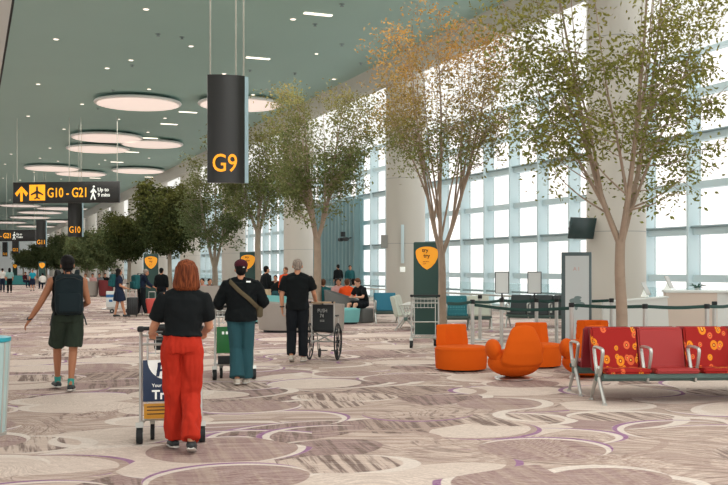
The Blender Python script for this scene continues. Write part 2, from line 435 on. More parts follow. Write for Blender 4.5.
# bar lights
for i, (px, py) in enumerate([(318, 14), (258, 58), (188, 112), (169, 124), (150, 138), (132, 152), (117, 162), (95, 178), (150, 177)]):
    p = CP(px, py)
    bm = B(); box(bm, (0, 0, -.012), (.9, .16, .03)); t = tag(obj('bar_light', bm, 'lamp', None, False), 'short glowing bar light set flush in the grey-green ceiling', 'ceiling light', 'bar lights in the ceiling')
    t.location = (p.x, p.y, ZE); t.rotation_euler = (0, 0, 0)
# downlights
bmr = B(); lathe(bmr, [(.085, -.012), (.11, -.006), (.11, .02)], 20); bml = B(); lathe(bml, [(.08, -.02), (.08, -.01)], 20)
dl0 = thing('downlight', 'small round downlight glowing in the grey-green ceiling', 'ceiling light', (0, 0, 0), 0, 'small downlights')
obj('rim', bmr, 'disc_rim', dl0); obj('lens', bml, 'lamp', dl0, False)
spots = [(146, 9), (56, 39), (191, 46), (107, 68), (38, 84), (82, 104), (149, 89), (28, 116), (64, 129), (119, 119), (148, 132), (293, 19), (316.5, 53.6), (224, 73.5), (334, 79), (253, 94.6), (11, 154), (50, 148), (40, 158), (5, 164), (34, 172), (61, 179), (3, 178), (99, 164), (149, 158), (58, 161), (131, 60), (165, 118), (105, 160), (20, 180),  (10, 200)]
for i, (px, py) in enumerate(spots):
    o = dl0 if i == 0 else copy_tree(dl0); p = CP(px, py); o.location = (p.x, p.y, ZE)
    if i in (9, 12, 23): o.scale = (.7, .7, 1)
# sprinkler heads
bm = B(); tube(bm, [(0, 0, 0), (0, 0, -.06)], .02, 8); lathe(bm, [(.06, -.075), (.06, -.065)], 14); lathe(bm, [(.09, -.008), (.09, .004)], 14)
for i, (px, py) in enumerate([(158, 34), (132, 65), (342, 44), (342, 4), (295, 73), (113, 90), (250, 70), (315, 24), (182, 37), (361, 63), (98, 108)]):
    if i == 0: s0 = tag(obj('sprinkler', bm, 'rail'), 'small ceiling sprinkler head pointing down from the grey-green ceiling', 'sprinkler', 'ceiling sprinklers'); o = s0
    else: o = s0.copy(); sc.collection.objects.link(o)
    p = CP(px, py); o.location = (p.x, p.y, ZE)

# ------------------------------------------------------------------ hanging signs
def lens_poly(w, t, n=9):
    A = [(-w/2 + w*i/n, -t*(1-((2*i/n)-1)**2)**.8*.9-.02) for i in range(n+1)]
    return A+[(w/2, .06), (-w/2, .06)]
def pylon(px, d, label, gate, zb=3.3, rods=True):
    p = P(px, d); t = thing('gate_pylon_sign', label, 'hanging sign', (p.x, p.y, zb), -math.atan2(p.x, p.y)*.75)
    bm = B(); prism(bm, lens_poly(.74, .10), 0, 2.15); obj('panel', bm, 'sign_black', t)
    bm = B(); prism(bm, [(.372, .06), (.372, -.03), (.45, .02), (.45, .16), (-.3, .16), (-.3, .062)], .01, 2.14); obj('side_edge', bm, 'sign_edge', t, False)
    text('gate_number', gate, .50, 'yellow', t, (-.27 if len(gate) < 3 else -.30, -.118, .22), (PI/2, 0, 0), .012, .002, width=.48 if len(gate) < 3 else .58)
    if rods:
        for x, y in ((-.31, .03), (.2, .03), (.36, .1)):
            bm = B(); tube(bm, [(x, y, 2.1), (x, y, ZE-zb)], .016 if d < 30 else .012, 8); obj('hanger_rod', bm, 'rod', t)
pylon(226, 19.6, 'large black hanging pylon sign reading G9 in yellow', 'G9')
pylon(75, 53.5, 'black hanging pylon sign reading G10 below the long direction sign', 'G10')
pylon(41, 79, 'smaller black hanging pylon sign reading G11 further down the hall', 'G11')
pylon(15.5, 112, 'tiny distant black hanging pylon sign reading G12', 'G12')
pylon(5, 145, 'farthest black hanging pylon sign reading G13 at the left edge', 'G13')
def dir_sign(pxl, pxr, d, zb, hgt, label, txt):
    a = P(pxl, d); b = P(pxr, d*.985); wd = (b-a).length; rz = math.atan2(b.y-a.y, b.x-a.x)
    t = thing('direction_sign', label, 'hanging sign', (a.x, a.y, zb), rz)
    bm = B(); box(bm, (wd/2, 0, hgt/2), (wd, .22, hgt), bev=.015); obj('panel', bm, 'sign_black', t)
    k = hgt/1.1; y = -.125
    bm = B(); s = .36*k; cx, cz = .48*k, .52*k
    for v in (-1, 1):
        prism(bm, [(cx, cz+s), (cx+v*s, cz+.0), (cx+v*s*.72, cz-.16*k), (cx, cz+s*.5)], y-.01, y+.02, 'y')
    box(bm, (cx, y+.005, cz-.05*k), (.13*k, .03, .75*k)); obj('arrow', bm, 'yellow', t, False)
    bm = B(); box(bm, (1.35*k, y+.005, hgt*.5), (.86*k, .03, .82*k)); sq = obj('icon_plate', bm, 'yellow', t, False)
    bm = B(); X = 1.35*k; Z = hgt*.5; yy = y-.02
    prism(bm, [(X-.05*k, Z-.2*k), (X-.05*k, Z+.26*k), (X, Z+.35*k), (X+.05*k, Z+.26*k), (X+.05*k, Z-.2*k), (X+.04*k, Z-.3*k), (X-.04*k, Z-.3*k)], yy-.01, yy+.01, 'y')
    for v in (-1, 1):
        prism(bm, [(X, Z+.12*k), (X+v*.34*k, Z-.08*k), (X+v*.34*k, Z-.15*k), (X, Z-.03*k)], yy-.011, yy+.011, 'y')
        prism(bm, [(X, Z-.2*k), (X+v*.15*k, Z-.3*k), (X+v*.15*k, Z-.36*k), (X, Z-.3*k)], yy-.011, yy+.011, 'y')
    obj('plane_icon', bm, 'sign_black', sq, False)
    text('gate_range', txt, .70*k, 'yellow', t, (1.92*k, y-.005, .30*k), (PI/2, 0, 0), .012, .006*k, width=2.12*k)
    # walking figure
    bm = B(); X = 4.43*k; Z = .5*k; y2 = y-.005
    ball(bm, (X+.02*k, y2, Z+.33*k), (.06*k, .02, .06*k), 10, 6)
    for q in ([(X, Z+.24*k), (X-.02*k, Z-.02*k)], [(X-.02*k, Z), (X+.1*k, Z-.34*k)], [(X-.02*k, Z), (X-.14*k, Z-.34*k)], [(X, Z+.2*k), (X+.14*k, Z+.02*k)], [(X, Z+.2*k), (X-.14*k, Z+.03*k)]):
        tube(bm, [(a_, y2, b_) for a_, b_ in q], .04*k, 6)
    obj('walking_icon', bm, 'sign_white', t)
    text('walking_time', 'Up to\n9 mins', .27*k, 'sign_white', t, (4.66*k, y-.005, .58*k), (PI/2, 0, 0), .01, .004*k, width=.66*k)
    for x in (.17*k, wd-.12*k):
        bm = B(); tube(bm, [(x, 0, hgt-.02), (x, 0, ZE-zb)], .022, 6); obj('hanger_rod', bm, 'rod', t)
    for x in (wd*.52, wd*.63):
        bm = B(); tube(bm, [(x, .1, hgt-.02), (x, .1, ZE-zb)], .012, 6); obj('hanger_wire', bm, 'rod', t)
dir_sign(14, 119.5, 51.5, H(203.5, 51.5), 1.1, 'long black hanging sign with arrow, plane icon and G10-G21', 'G10 - G21')
dir_sign(-26, 35.5, 82, H(241.5, 82), .95, 'smaller black hanging sign reading G11-G21 cut by the left edge', 'G11 - G21')

# ------------------------------------------------------------------ trees
def leaf_quads(bm, p, size, n, spread, droop=.5):
    for _ in range(n):
        q = p+Vector((random.gauss(0, spread), random.gauss(0, spread), random.gauss(0, spread*.7)-spread*droop*.6))
        a = random.uniform(0, 2*PI); el = random.uniform(-1.2, .3)
        t = Vector((math.cos(a)*math.cos(el), math.sin(a)*math.cos(el), math.sin(el)))
        s, u = frame_for(t, Vector((random.uniform(-1, 1), random.uniform(-1, 1), random.uniform(-1, 1))))
        L = size*random.uniform(.7, 1.25); Wd = L*.24
        v = [bm.verts.new(x) for x in (q, q+t*L*.45+s*Wd, q+t*L, q+t*L*.45-s*Wd)]
        bm.faces.new(v)
def tree(name, label, loc, rz, seed, top, fork, spread, stems, leaf_mat, bark, leafs=1.0, lsize=.085, dense=1.0, base_r=.13, bare=.45, group=None, low=.35, lean=(0, 0), forks=None, shape=1.0, mainn=3):
    rnd = random.Random(seed); random.seed(seed)
    t = thing(name, label, 'tree', loc, rz, group)
    tk = B(); lf = B()
    f = Vector((lean[0], lean[1], fork))
    pts = curve_pts([(0, 0, -.02), (lean[0]*.25+.02, lean[1]*.2, fork*.4), (lean[0]*.7-.02, lean[1]*.7, fork*.75), f], 4)
    n = len(pts)
    tube(tk, pts, [base_r*(1.15-.25*min(1, i/n*1.3)) for i in range(n)], 10)
    ball(tk, f+Vector((0, 0, -.02)), base_r*.9, 10, 8)
    mains = []
    for k in range(stems):
        az = 2*PI*k/mainn+rnd.uniform(-.3, .3) if k < mainn else 2*PI*k/(stems-mainn)+rnd.uniform(-.4, .4)
        rr = spread*(rnd.uniform(.35, .6) if k < mainn else rnd.uniform(.15, .95))
        tip = f+Vector((math.cos(az)*rr, math.sin(az)*rr, (top-fork)*rnd.uniform(.84, .97)*(1-.2*(rr/spread)**2)))
        if k < mainn:
            mid1 = f+Vector((math.cos(az)*rr*.35, math.sin(az)*rr*.35, (top-fork)*.18))
            mid2 = f+Vector((math.cos(az)*rr*.75+rnd.uniform(-.15, .15), math.sin(az)*rr*.75+rnd.uniform(-.15, .15), (top-fork)*.52))
            stem = curve_pts([f-Vector((0, 0, .10)), mid1, mid2, tip], 7); r0 = base_r*.66; mains.append(stem)
        else:
            src = min(mains, key=lambda m_: (m_[10]-f).xy.normalized().dot(Vector((-math.cos(az), -math.sin(az)))))
            i0 = rnd.choice((3, 4, 5, 6, 8, 9)); s0 = src[i0]
            mid2 = s0.lerp(tip, .5)+Vector((math.cos(az)*.12, math.sin(az)*.12, -.1))
            stem = curve_pts([s0, s0.lerp(mid2, .5)+Vector((0, 0, .06)), mid2, tip], 6); r0 = base_r*.34
        ns = len(stem)
        tube(tk, stem, [max(.006, r0*(1-i/(ns-1))**.9) for i in range(ns)], 7)
        nsec = int(8*dense)
        for j in range(nsec):
            tt = low+(1-low)*(j+rnd.random())/nsec
            i = min(ns-2, int(tt*(ns-1))); p = stem[i].lerp(stem[i+1], tt*(ns-1)-i)
            a2 = az+rnd.uniform(-1.5, 1.5); L = spread*rnd.uniform(.25, .55)*(1.15-.5*tt)*shape
            up = rnd.uniform(.1, .9)
            e = p+Vector((math.cos(a2)*L, math.sin(a2)*L, L*up))
            e.z = min(e.z, top)
            m = p.lerp(e, .5)+Vector((0, 0, -L*.08))
            sec = curve_pts([p, m, e], 4); q = len(sec)
            tube(tk, sec, [max(.004, r0*.32*(1-.8*tt)*(1-i2/(q-1))+.003) for i2 in range(q)], 5)
            for s_ in range(int(5*dense)):
                u = rnd.uniform(bare, 1.0) if s_ else 1.0
                i3 = min(q-2, int(u*(q-1))); p3 = sec[i3].lerp(sec[i3+1], u*(q-1)-i3)
                dv = Vector((rnd.uniform(-1, 1), rnd.uniform(-1, 1), rnd.uniform(-.6, .6))).normalized()*rnd.uniform(.15, .42)*shape
                e3 = p3+dv
                tube(tk, [p3, p3.lerp(e3, .5)+Vector((0, 0, .02)), e3], [.005, .004, .002], 3, caps=False)
                leaf_quads(lf, e3, lsize, int(9*leafs), .12*shape+lsize*.4)
                leaf_quads(lf, p3.lerp(e3, .5), lsize, int(5*leafs), .10*shape+lsize*.3)
    obj('trunk', tk, bark, t)
    obj('foliage', lf, leaf_mat, t, False)
    return t
VT = 9.7
def TP(cot): return (VT, cot*VT, 0)
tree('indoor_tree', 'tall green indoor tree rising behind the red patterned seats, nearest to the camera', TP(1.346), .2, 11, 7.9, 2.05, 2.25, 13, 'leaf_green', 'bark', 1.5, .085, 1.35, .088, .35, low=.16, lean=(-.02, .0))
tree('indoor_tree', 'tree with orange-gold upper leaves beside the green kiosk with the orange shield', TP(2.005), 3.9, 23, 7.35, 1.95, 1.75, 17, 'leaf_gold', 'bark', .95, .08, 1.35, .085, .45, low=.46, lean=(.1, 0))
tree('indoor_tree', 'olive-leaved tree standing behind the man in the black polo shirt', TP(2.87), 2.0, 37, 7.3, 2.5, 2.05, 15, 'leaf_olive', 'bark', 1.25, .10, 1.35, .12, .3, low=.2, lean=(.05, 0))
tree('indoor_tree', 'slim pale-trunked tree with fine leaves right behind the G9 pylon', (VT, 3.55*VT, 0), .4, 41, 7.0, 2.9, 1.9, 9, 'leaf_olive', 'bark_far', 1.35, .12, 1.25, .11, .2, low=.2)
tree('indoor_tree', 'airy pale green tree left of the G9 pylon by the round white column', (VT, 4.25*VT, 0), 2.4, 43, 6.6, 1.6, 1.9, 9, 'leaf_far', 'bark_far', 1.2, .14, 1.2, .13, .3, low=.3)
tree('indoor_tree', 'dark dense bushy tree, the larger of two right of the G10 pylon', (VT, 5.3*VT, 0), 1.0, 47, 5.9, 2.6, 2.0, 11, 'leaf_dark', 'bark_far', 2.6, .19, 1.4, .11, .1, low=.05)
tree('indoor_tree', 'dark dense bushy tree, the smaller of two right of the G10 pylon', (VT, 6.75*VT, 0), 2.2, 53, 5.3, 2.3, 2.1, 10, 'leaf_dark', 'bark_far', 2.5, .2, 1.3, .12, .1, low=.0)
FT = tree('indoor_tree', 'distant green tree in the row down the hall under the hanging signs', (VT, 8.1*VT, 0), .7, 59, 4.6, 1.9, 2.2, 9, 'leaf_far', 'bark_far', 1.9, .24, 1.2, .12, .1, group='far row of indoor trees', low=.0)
random.seed(8)
for i, (u, v) in enumerate([(9.3, 9.7), (11.2, 9.7), (12.8, 9.7), (14.5, 9.7), (16.5, 9.7), (18.5, 9.7), (21, 9.7), (12.0, 12.3), (14.2, 12.3)]):
    c = copy_tree(FT); c.location = (v, u*VT, 0); c.rotation_euler.z = i*1.1; s = random.uniform(.92, 1.12); c.scale = (s, s, s)

# ------------------------------------------------------------------ clothing materials
def cloth(name, col, v=.12, **k): M[name] = mat(name, col, .85, spec=.2, bump=.15, bscale=300, var=v, vscale=6, **k)
M['skin'] = mat('skin', (196, 140, 108), .55, spec=.3, var=.05)
M['skin_pale'] = mat('pale_skin', (214, 164, 138), .55, spec=.3, var=.05)
M['skin_tan'] = mat('tanned_skin', (166, 112, 82), .55, spec=.3, var=.05)
for nme, c in dict(black_cloth=(15, 20, 22), black_knit=(12, 18, 20), navy_cloth=(30, 40, 60), red_cloth=(180, 46, 28), olive_cloth=(44, 54, 44), denim=(44, 82, 90), dark_trouser=(20, 25, 30),
                  teal_cloth=(34, 88, 92), white_cloth=(222, 222, 216), aqua_cloth=(30, 150, 172), pink_cloth=(206, 160, 156), orange_cloth=(232, 82, 30), grey_cloth=(120, 124, 126), beige_cloth=(190, 170, 140),
                  pack_cloth=(26, 38, 42), maroon_cloth=(72, 26, 38), strap_cloth=(96, 86, 66), teal_sock=(60, 150, 140), mint_cloth=(150, 186, 184)).items(): cloth(nme, c)
def hairmat(name, a, b_):
    m = mat(name, a, .6, spec=.15); N = NT(m); p = m.node_tree.nodes['Principled BSDF']
    tc = N.n('ShaderNodeTexCoord'); v = N.vm('MULTIPLY', tc.outputs['Object'], (90, 90, 6))
    n = N.n('ShaderNodeTexNoise'); n.inputs['Scale'].default_value = 1; N.put(n.inputs['Vector'], v)
    N.put(p.inputs['Base Color'], N.mix(N.step(n.outputs['Fac'], .35, .65), srgb(*a), srgb(*b_)))
    bp = N.n('ShaderNodeBump'); bp.inputs['Strength'].default_value = .5; bp.inputs['Distance'].default_value = .01; N.put(bp.inputs['Height'], n.outputs['Fac']); N.put(p.inputs['Normal'], bp.outputs[0])
    M[name] = m
hairmat('hair_black', (12, 11, 11), (24, 21, 20)); hairmat('hair_auburn', (74, 34, 20), (138, 74, 42)); hairmat('hair_grey', (120, 108, 98), (172, 160, 148)); hairmat('hair_brown', (70, 44, 30), (110, 74, 52))
M['sole'] = mat('shoe_sole', (210, 208, 200), .6); M['shoe_dark'] = mat('dark_shoe', (36, 42, 44), .55); M['shoe_light'] = mat('light_shoe', (196, 186, 172), .6); M['eye'] = mat('eye', (40, 30, 26), .2)

# ------------------------------------------------------------------ people
STAND = dict(pelvis=(0, 0, .93), waist=(0, -.01, 1.06), chest=(0, 0, 1.27), neck=(0, -.015, 1.43), head=(0, .01, 1.585),
    shL=(-.175, -.01, 1.375), elL=(-.225, -.04, 1.10), wrL=(-.225, .06, .87), shR=(.175, -.01, 1.375), elR=(.225, -.04, 1.10), wrR=(.225, .06, .87),
    hiL=(-.088, 0, .90), knL=(-.10, .01, .49), anL=(-.10, -.03, .085), hiR=(.088, 0, .90), knR=(.10, .01, .49), anR=(.10, -.03, .085),
    toL=None, toR=None, fiL=None, fiR=None)
SIT = dict(STAND, pelvis=(0, 0, .52), waist=(0, -.02, .66), chest=(0, .02, .87), neck=(0, .05, 1.03), head=(0, .09, 1.18), shL=(-.175, .03, .975), elL=(-.23, .12, .74), wrL=(-.12, .34, .66),
    shR=(.175, .03, .975), elR=(.23, .12, .74), wrR=(.12, .34, .66), hiL=(-.09, .02, .50), knL=(-.13, .44, .52), anL=(-.12, .46, .09), hiR=(.09, .02, .50), knR=(.13, .44, .52), anR=(.12, .46, .09))
def person(label, loc, rz, h=1.7, J=None, base=STAND, skin='skin', top=None, bottom=None, hair=('hair_black', 'short'), shoe='shoe_dark', sock=None, vox=.012, wide=1.0, hand_open=.5, group=None, bare_arms=False, cap=None, tilt=0):
    j = dict(base); j.update(J or {}); V = {k: (Vector(v) if v is not None else None) for k, v in j.items()}
    s = h/1.70; t = thing('person', label, 'person', loc, rz, group); t.scale = (s, s, s)
    far = vox > .015
    bm = B()
    up = (V['neck']-V['pelvis']); W_ = wide
    def torso(b_, a, z0=None, top=True, w=1.0, hem=None):
        pts = [V['pelvis']-Vector((0, 0, .04)), V['pelvis']+Vector((0, -.01, .03)), V['waist'], V['chest'].lerp(V['waist'], .45), V['chest'], V['neck'].lerp(V['chest'], .38), V['neck'].lerp(V['chest'], .12)]
        rr = [(.155, .115), (.163, .118), (.138, .103), (.150, .108), (.165, .115), (.168, .092), (.10, .07)]
        rr = [(x*W_*w+a, y*(.5+W_*.5)*w+a) for x, y in rr]
        if hem is not None: pts = [V['waist'].lerp(V['pelvis'], hem)]+pts[2:]; rr = [rr[1]]+rr[2:]
        tube(b_, pts, rr, 20)
    torso(bm, 0)
    nd = (V['head']-V['neck'])
    tube(bm, [V['neck'].lerp(V['chest'], .2), V['neck'], V['head']-Vector((0, .0, .05))], [(.075, .06), (.054, .056), (.052, .056)], 12)
    R = Matrix.Rotation(tilt, 4, 'X')
    def HP(x, y, z): return V['head']+R.to_3x3() @ Vector((x, y, z))
    ball(bm, HP(0, -.012, .025), (.076, .095, .09), 18, 12, R)
    ball(bm, HP(0, .022, -.04), (.058, .068, .075), 16, 10, R)
    ball(bm, HP(0, .066, -.092), (.026, .02, .02), 10, 8, R)
    ball(bm, HP(0, .10, -.025), (.013, .02, .022), 8, 6, R); ball(bm, HP(0, .092, -.068), (.024, .01, .009), 8, 6, R)
    for x in (-1, 1): ball(bm, HP(x*.08, -.005, -.015), (.012, .02, .032), 8, 6, R)
    for sd, x in (('L', -1), ('R', 1)):
        sh, el, wr = V['sh'+sd], V['el'+sd], V['wr'+sd]
        tube(bm, [sh, sh.lerp(el, .3), sh.lerp(el, .75), el, el.lerp(wr, .3), el.lerp(wr, .75), wr], [.056, .05, .042, .038, .039, .03, .025], 12, dome=True)
        ball(bm, sh, (.06*W_, .055, .058), 12, 8)
        tube(bm, [V['neck']+Vector((x*.02, 0, .02)), V['neck'].lerp(sh, .5)+Vector((0, 0, .004)), sh], [(.045, .05), (.045, .05), .045], 10)
        # hand: palm, four fingers and a thumb
        d = (V['fi'+sd]-wr).normalized() if V['fi'+sd] is not None else (wr-el).normalized()
        side = Vector((0, 1, 0)) if abs(d.y) < .8 else Vector((x*-1, 0, 0))
        a, b_ = frame_for(d, side)       # a = towards the thumb side
        inw = b_ if b_.dot(Vector((-x, 0, -.2))) > 0 else -b_
        tube(bm, [wr-d*.01, wr+d*.03, wr+d*.085], [(.026, .018), (.038, .017), (.036, .014)], 10, ref=a, dome=True)
        if not far:
            for q, (o, ln) in enumerate(((.027, .068), (.009, .076), (-.009, .07), (-.026, .056))):
                p0 = wr+d*.075+a*o; p1 = p0+d*ln*.5+inw*.006; p2 = p1+d*ln*.33*(1-hand_open*.5)+inw*ln*.3*hand_open*1.3; p3 = p2+d*ln*.2*(1-hand_open)+inw*ln*.3*hand_open
                tube(bm, [p0, p1, p2, p3], [.0095, .009, .0085, .007], 8, dome=True)
            p0 = wr+d*.025+a*.026
            tube(bm, [p0, p0+d*.028+a*.022+inw*.008, p0+d*.058+a*.026+inw*.02], [.0125, .011, .0085], 8, dome=True)
        hi, kn, an = V['hi'+sd], V['kn'+sd], V['an'+sd]
        tube(bm, [hi+Vector((0, 0, .03)), hi.lerp(kn, .25), hi.lerp(kn, .7), kn, kn.lerp(an, .3), kn.lerp(an, .75), an], [(.085, .09), (.082, .085), (.06, .064), (.052, .056), (.051, .058), (.036, .04), (.034, .038)], 14, dome=True)
        to = V['to'+sd] if V['to'+sd] is not None else an+Vector((.02*x, .17, -.05))
        hl = an+(an-to).normalized()*.045; hl.z = an.z-.03*(1 if abs(to.z-an.z) < .12 else .6)
        tube(bm, [hl, an-Vector((0, 0, .035)), an.lerp(to, .55)-Vector((0, 0, .012)), to], [(.032, .03), (.036, .036), (.042, .024), (.036, .016)], 10, dome=True)
        # shoes
        sb = B(); tube(sb, [hl-Vector((0, 0, .004)), an-Vector((0, 0, .03)), an.lerp(to, .55)-Vector((0, 0, .008)), to], [(.042, .038), (.046, .046), (.05, .032), (.044, .026)], 12, dome=True)
        so = obj('shoe', sb if far else remesh(sb, .009, 2), shoe, t)
        if not far:
            sb = B(); dn = (to-hl).normalized(); pz = Vector((0, 0, -.038)); c0 = hl.copy(); c1 = to.copy()
            tube(sb, [c0+pz*.8-dn*.03, c0+pz*.85, c0.lerp(c1, .5)+pz*.85, c1+pz*.55, c1+pz*.5+dn*.03], [(.03, .01), (.042, .012), (.04, .012), (.046, .012), (.03, .01)], 12); obj('sole', sb, 'sole', so)
        if sock:
            sb = B(); tube(sb, [an+Vector((0, 0, -.01)), an.lerp(kn, .17)], [.037, .041], 12); obj('sock', sb, sock, t)
    body = obj('body', remesh(bm, vox, 3), skin, t, 2)
    for x in (-1, 1):
        e = B(); ball(e, HP(x*.03, .083, .0), .012, 8, 6); obj('eye', e, 'eye', t)
    # top
    if top:
        m, sl, hem = top[0], top[1], top[2]; amp = top[3] if len(top) > 3 else .006; a = top[4] if len(top) > 4 else .014
        b = B(); torso(b, a, hem=hem)
        tube(b, [V['neck'].lerp(V['chest'], .25), V['neck']+Vector((0, 0, .012))], [(.12, .09), (.074, .074)], 16)
        for sd, x in (('L', -1), ('R', 1)):
            sh, el, wr = V['sh'+sd], V['el'+sd], V['wr'+sd]
            tube(b, [V['neck']+Vector((x*.02, 0, .012)), V['neck'].lerp(sh, .5)+Vector((0, 0, .004)), sh+Vector((-x*.02, 0, 0))], [(.052, .06), (.054+a*.4, .062), .054+a*.4], 12)
            if sl > 0:
                pts = [sh+Vector((-x*.06, 0, .005)), sh]; rad = [.056, .062+a*.4]
                for f_ in (.25, .5, .75, 1.0):
                    if f_*1.0 <= sl*2+1e-3: pts.append(sh.lerp(el, f_)); rad.append(.062-.012*f_+a*.9)
                for f_ in (.3, .6, .92):
                    if 1+f_ <= sl*2+1e-3: pts.append(el.lerp(wr, f_)); rad.append(.05-.012*f_+a*.8)
                tube(b, pts, rad, 14)
            else: ball(b, sh+Vector((-x*.035, 0, 0)), (.045, .06, .062), 12, 8)
        obj('top', remesh(b, vox, 3, amp, (9, 9, 12), len(label)), m, t, 2)
    if bottom:
        m, ln, rad = bottom[0], bottom[1], bottom[2]; amp = bottom[3] if len(bottom) > 3 else .008
        b = B()
        pe = V['pelvis']
        tube(b, [V['waist'].lerp(pe, .25), pe, pe-Vector((0, -.0, .06))], [(.145*W_+.012, .112+.01), (.168*W_+.012, .128+.01), (.16*W_+.012, .12+.01)], 20)
        for sd in 'LR':
            hi, kn, an = V['hi'+sd], V['kn'+sd], V['an'+sd]; pts = []; rr = []
            L = [hi+Vector((0, 0, .02)), hi.lerp(kn, .33), hi.lerp(kn, .82), kn, kn.lerp(an, .35), kn.lerp(an, .7), kn.lerp(an, .96)]
            fr = [0, .17, .35, .5, .67, .85, 1.0]
            for q, f_ in enumerate(fr):
                if f_ <= ln+1e-3: pts.append(L[q]); rr.append(rad[q])
            tube(b, pts, [(x_*.98, x_*1.04) if not isinstance(x_, tuple) else x_ for x_ in rr], 16)
        obj('trousers' if ln > .6 else 'shorts', remesh(b, vox, 3, amp, (16, 16, 4.5), len(label)+3), m, t, 2)
    # hair
    hm, st = hair; b = B()
    if st == 'short':
        ball(b, HP(0, -.024, .04), (.086, .096, .088), 18, 12, R); ball(b, HP(0, -.05, -.02), (.072, .06, .07), 14, 10, R)
    elif st == 'crop':
        ball(b, HP(0, -.024, .034), (.082, .094, .086), 18, 12, R); ball(b, HP(0, -.046, -.015), (.07, .058, .06), 14, 10, R)
    elif st == 'bob':
        q = [HP(0, -.01, .12), HP(0, -.018, .105), HP(0, -.028, .06), HP(0, -.034, .0), HP(0, -.036, -.06), HP(0, -.036, -.115), HP(0, -.034, -.14)]
        tube(b, q, [(.04, .04), (.072, .08), (.098, .104), (.108, .100), (.118, .09), (.122, .078), (.104, .062)], 20)
    elif st == 'long':
        q = [HP(0, -.01, .115), HP(0, -.018, .1), HP(0, -.03, .05), HP(0, -.04, -.02), HP(0, -.06, -.12), HP(0, -.075, -.24), HP(0, -.08, -.34)]
        tube(b, q, [(.04, .04), (.07, .078), (.092, .098), (.096, .085), (.095, .055), (.08, .035), (.04, .02)], 18)
    if st != 'none':
        b = remesh(b, max(.008, vox*.8), 2, .004, (60, 60, 6), 2); obj('hair', b, hm, t, 2)
    if cap:
        b = B(); ball(b, HP(0, -.02, .06), (.094, .104, .078), 20, 12, R); cp = obj('cap', remesh(b, .008, 2), cap, t, 2)
        b = B(); box(b, (0, 0, 0), (.14, .10, .008), bev=.003); xform(b, b.verts, Matrix.Translation(HP(0, .12, .05)) @ R); obj('brim', b, cap, cp)
        b = B(); box(b, HP(.035, -.112, .025), (.03, .006, .014)); obj('patch', b, 'white_cloth', cp)
    return t
def face(px, extra=0): return -TH-math.atan((px-364)/F)+math.radians(extra)
def at(p, z=0): return (p.x, p.y, z)

# woman in orange-red trousers
WP = P(182, 8.58)
person('woman in a black t-shirt and bright orange-red wide trousers pushing a luggage trolley', at(WP), face(181, 0), 1.655,
  dict(pelvis=(.0, 0, .95), waist=(.005, 0, 1.09), chest=(.015, 0, 1.27), neck=(.03, -.015, 1.43), head=(.04, .01, 1.585), shL=(-.15, 0, 1.37), shR=(.185, 0, 1.37), elL=(-.245, .08, 1.12), wrL=(-.275, .28, 1.045), fiL=(-.27, .38, 1.03), elR=(.245, .06, 1.11), wrR=(.20, .28, 1.045), fiR=(.2, .38, 1.03),
       hiL=(-.088, 0, .92), knL=(-.07, .08, .50), anL=(-.07, .12, .085), toL=(-.10, .28, .03), hiR=(.088, 0, .92), knR=(.085, .03, .50), anR=(.08, -.20, .12), toR=(.09, -.06, .03)),
  skin='skin', top=('black_cloth', .42, .38, .009, .022), bottom=('red_cloth', 1.0, [.098, .100, .092, .086, .086, .084, .076], .019), hair=('hair_auburn', 'bob'), shoe='shoe_dark', vox=.008, wide=.98, hand_open=.9)
# man with backpack
MP = P(67.5, 12.75)
mb = person('man in a black sleeveless top and dark green shorts walking away with one arm out', at(MP), face(67, 4), 1.76,
  dict(shL=(-.185, 0, 1.375), shR=(.185, 0, 1.375), elL=(-.33, -.02, 1.10), wrL=(-.455, .08, .89), elR=(.25, .0, 1.11), wrR=(.17, .22, 1.05),
       hiL=(-.09, 0, .90), knL=(-.11, .22, .51), anL=(-.10, .30, .09), toL=(-.13, .46, .05), knR=(.07, .04, .49), anR=(.03, -.10, .09), toR=(.06, .06, .035)),
  skin='skin_tan', top=('black_cloth', 0, .8, .006, .012), bottom=('olive_cloth', .36, [.105, .108, .110, .125, .1, .1, .1], .012), hair=('hair_black', 'short'), shoe='shoe_dark', sock='teal_sock', vox=.009, wide=1.08, hand_open=.5)
def backpack(label, mtx_loc, rz, s, mmat, d=.2):
    t = thing('backpack', label, 'backpack', mtx_loc, rz); t.scale = (s, s, s)
    b = B(); box(b, (0, -d/2, .25), (.33, d, .50), bev=.07, seg=4)
    obj('bag', remesh(b, .012, 3, .008, (8, 8, 8), 1), mmat, t, 2)
    b = B(); box(b, (0, -d-.02, .15), (.27, .07, .24), bev=.03, seg=3); obj('pocket', b, 'pack_cloth' if mmat != 'teal_cloth' else 'teal_cloth', t)
    b = B(); tube(b, [(-.15, -d*.9, .42), (-.06, -d-.02, .46), (.06, -d-.02, .46), (.15, -d*.9, .42)], .006, 5); tube(b, [(-.03, -.03, .50), (-.03, -.03, .55), (.03, -.03, .55), (.03, -.03, .50)], .009, 6); obj('zip', b, 'black', t)
    for x in (-1, 1):
        b = B(); q = curve_pts([(x*.09, 0, .47), (x*.12, .10, .55), (x*.13, .24, .46), (x*.14, .26, .28), (x*.17, .12, .12), (x*.16, .0, .04)], 5)
        tube(b, q, (.028, .007) and [(.026, .008)]*len(q), 8, ref=(1, 0, 0)); obj('shoulder_strap', b, 'pack_cloth' if x > 0 else 'black', t)
        b = B(); tube(b, [(x*.16, -.02, .05), (x*.20, -.03, -.06), (x*.215, -.05, -.13)], .009, 6); obj('strap_tail', b, 'black', t)
    return t
a = face(67, 4); bo = Vector((math.sin(a)*.115, -math.cos(a)*.115, 0))
backpack('dark grey backpack on the back of the man in green shorts', (MP.x+bo.x, MP.y+bo.y, 1.00), a, 1.04, 'pack_cloth', .17)
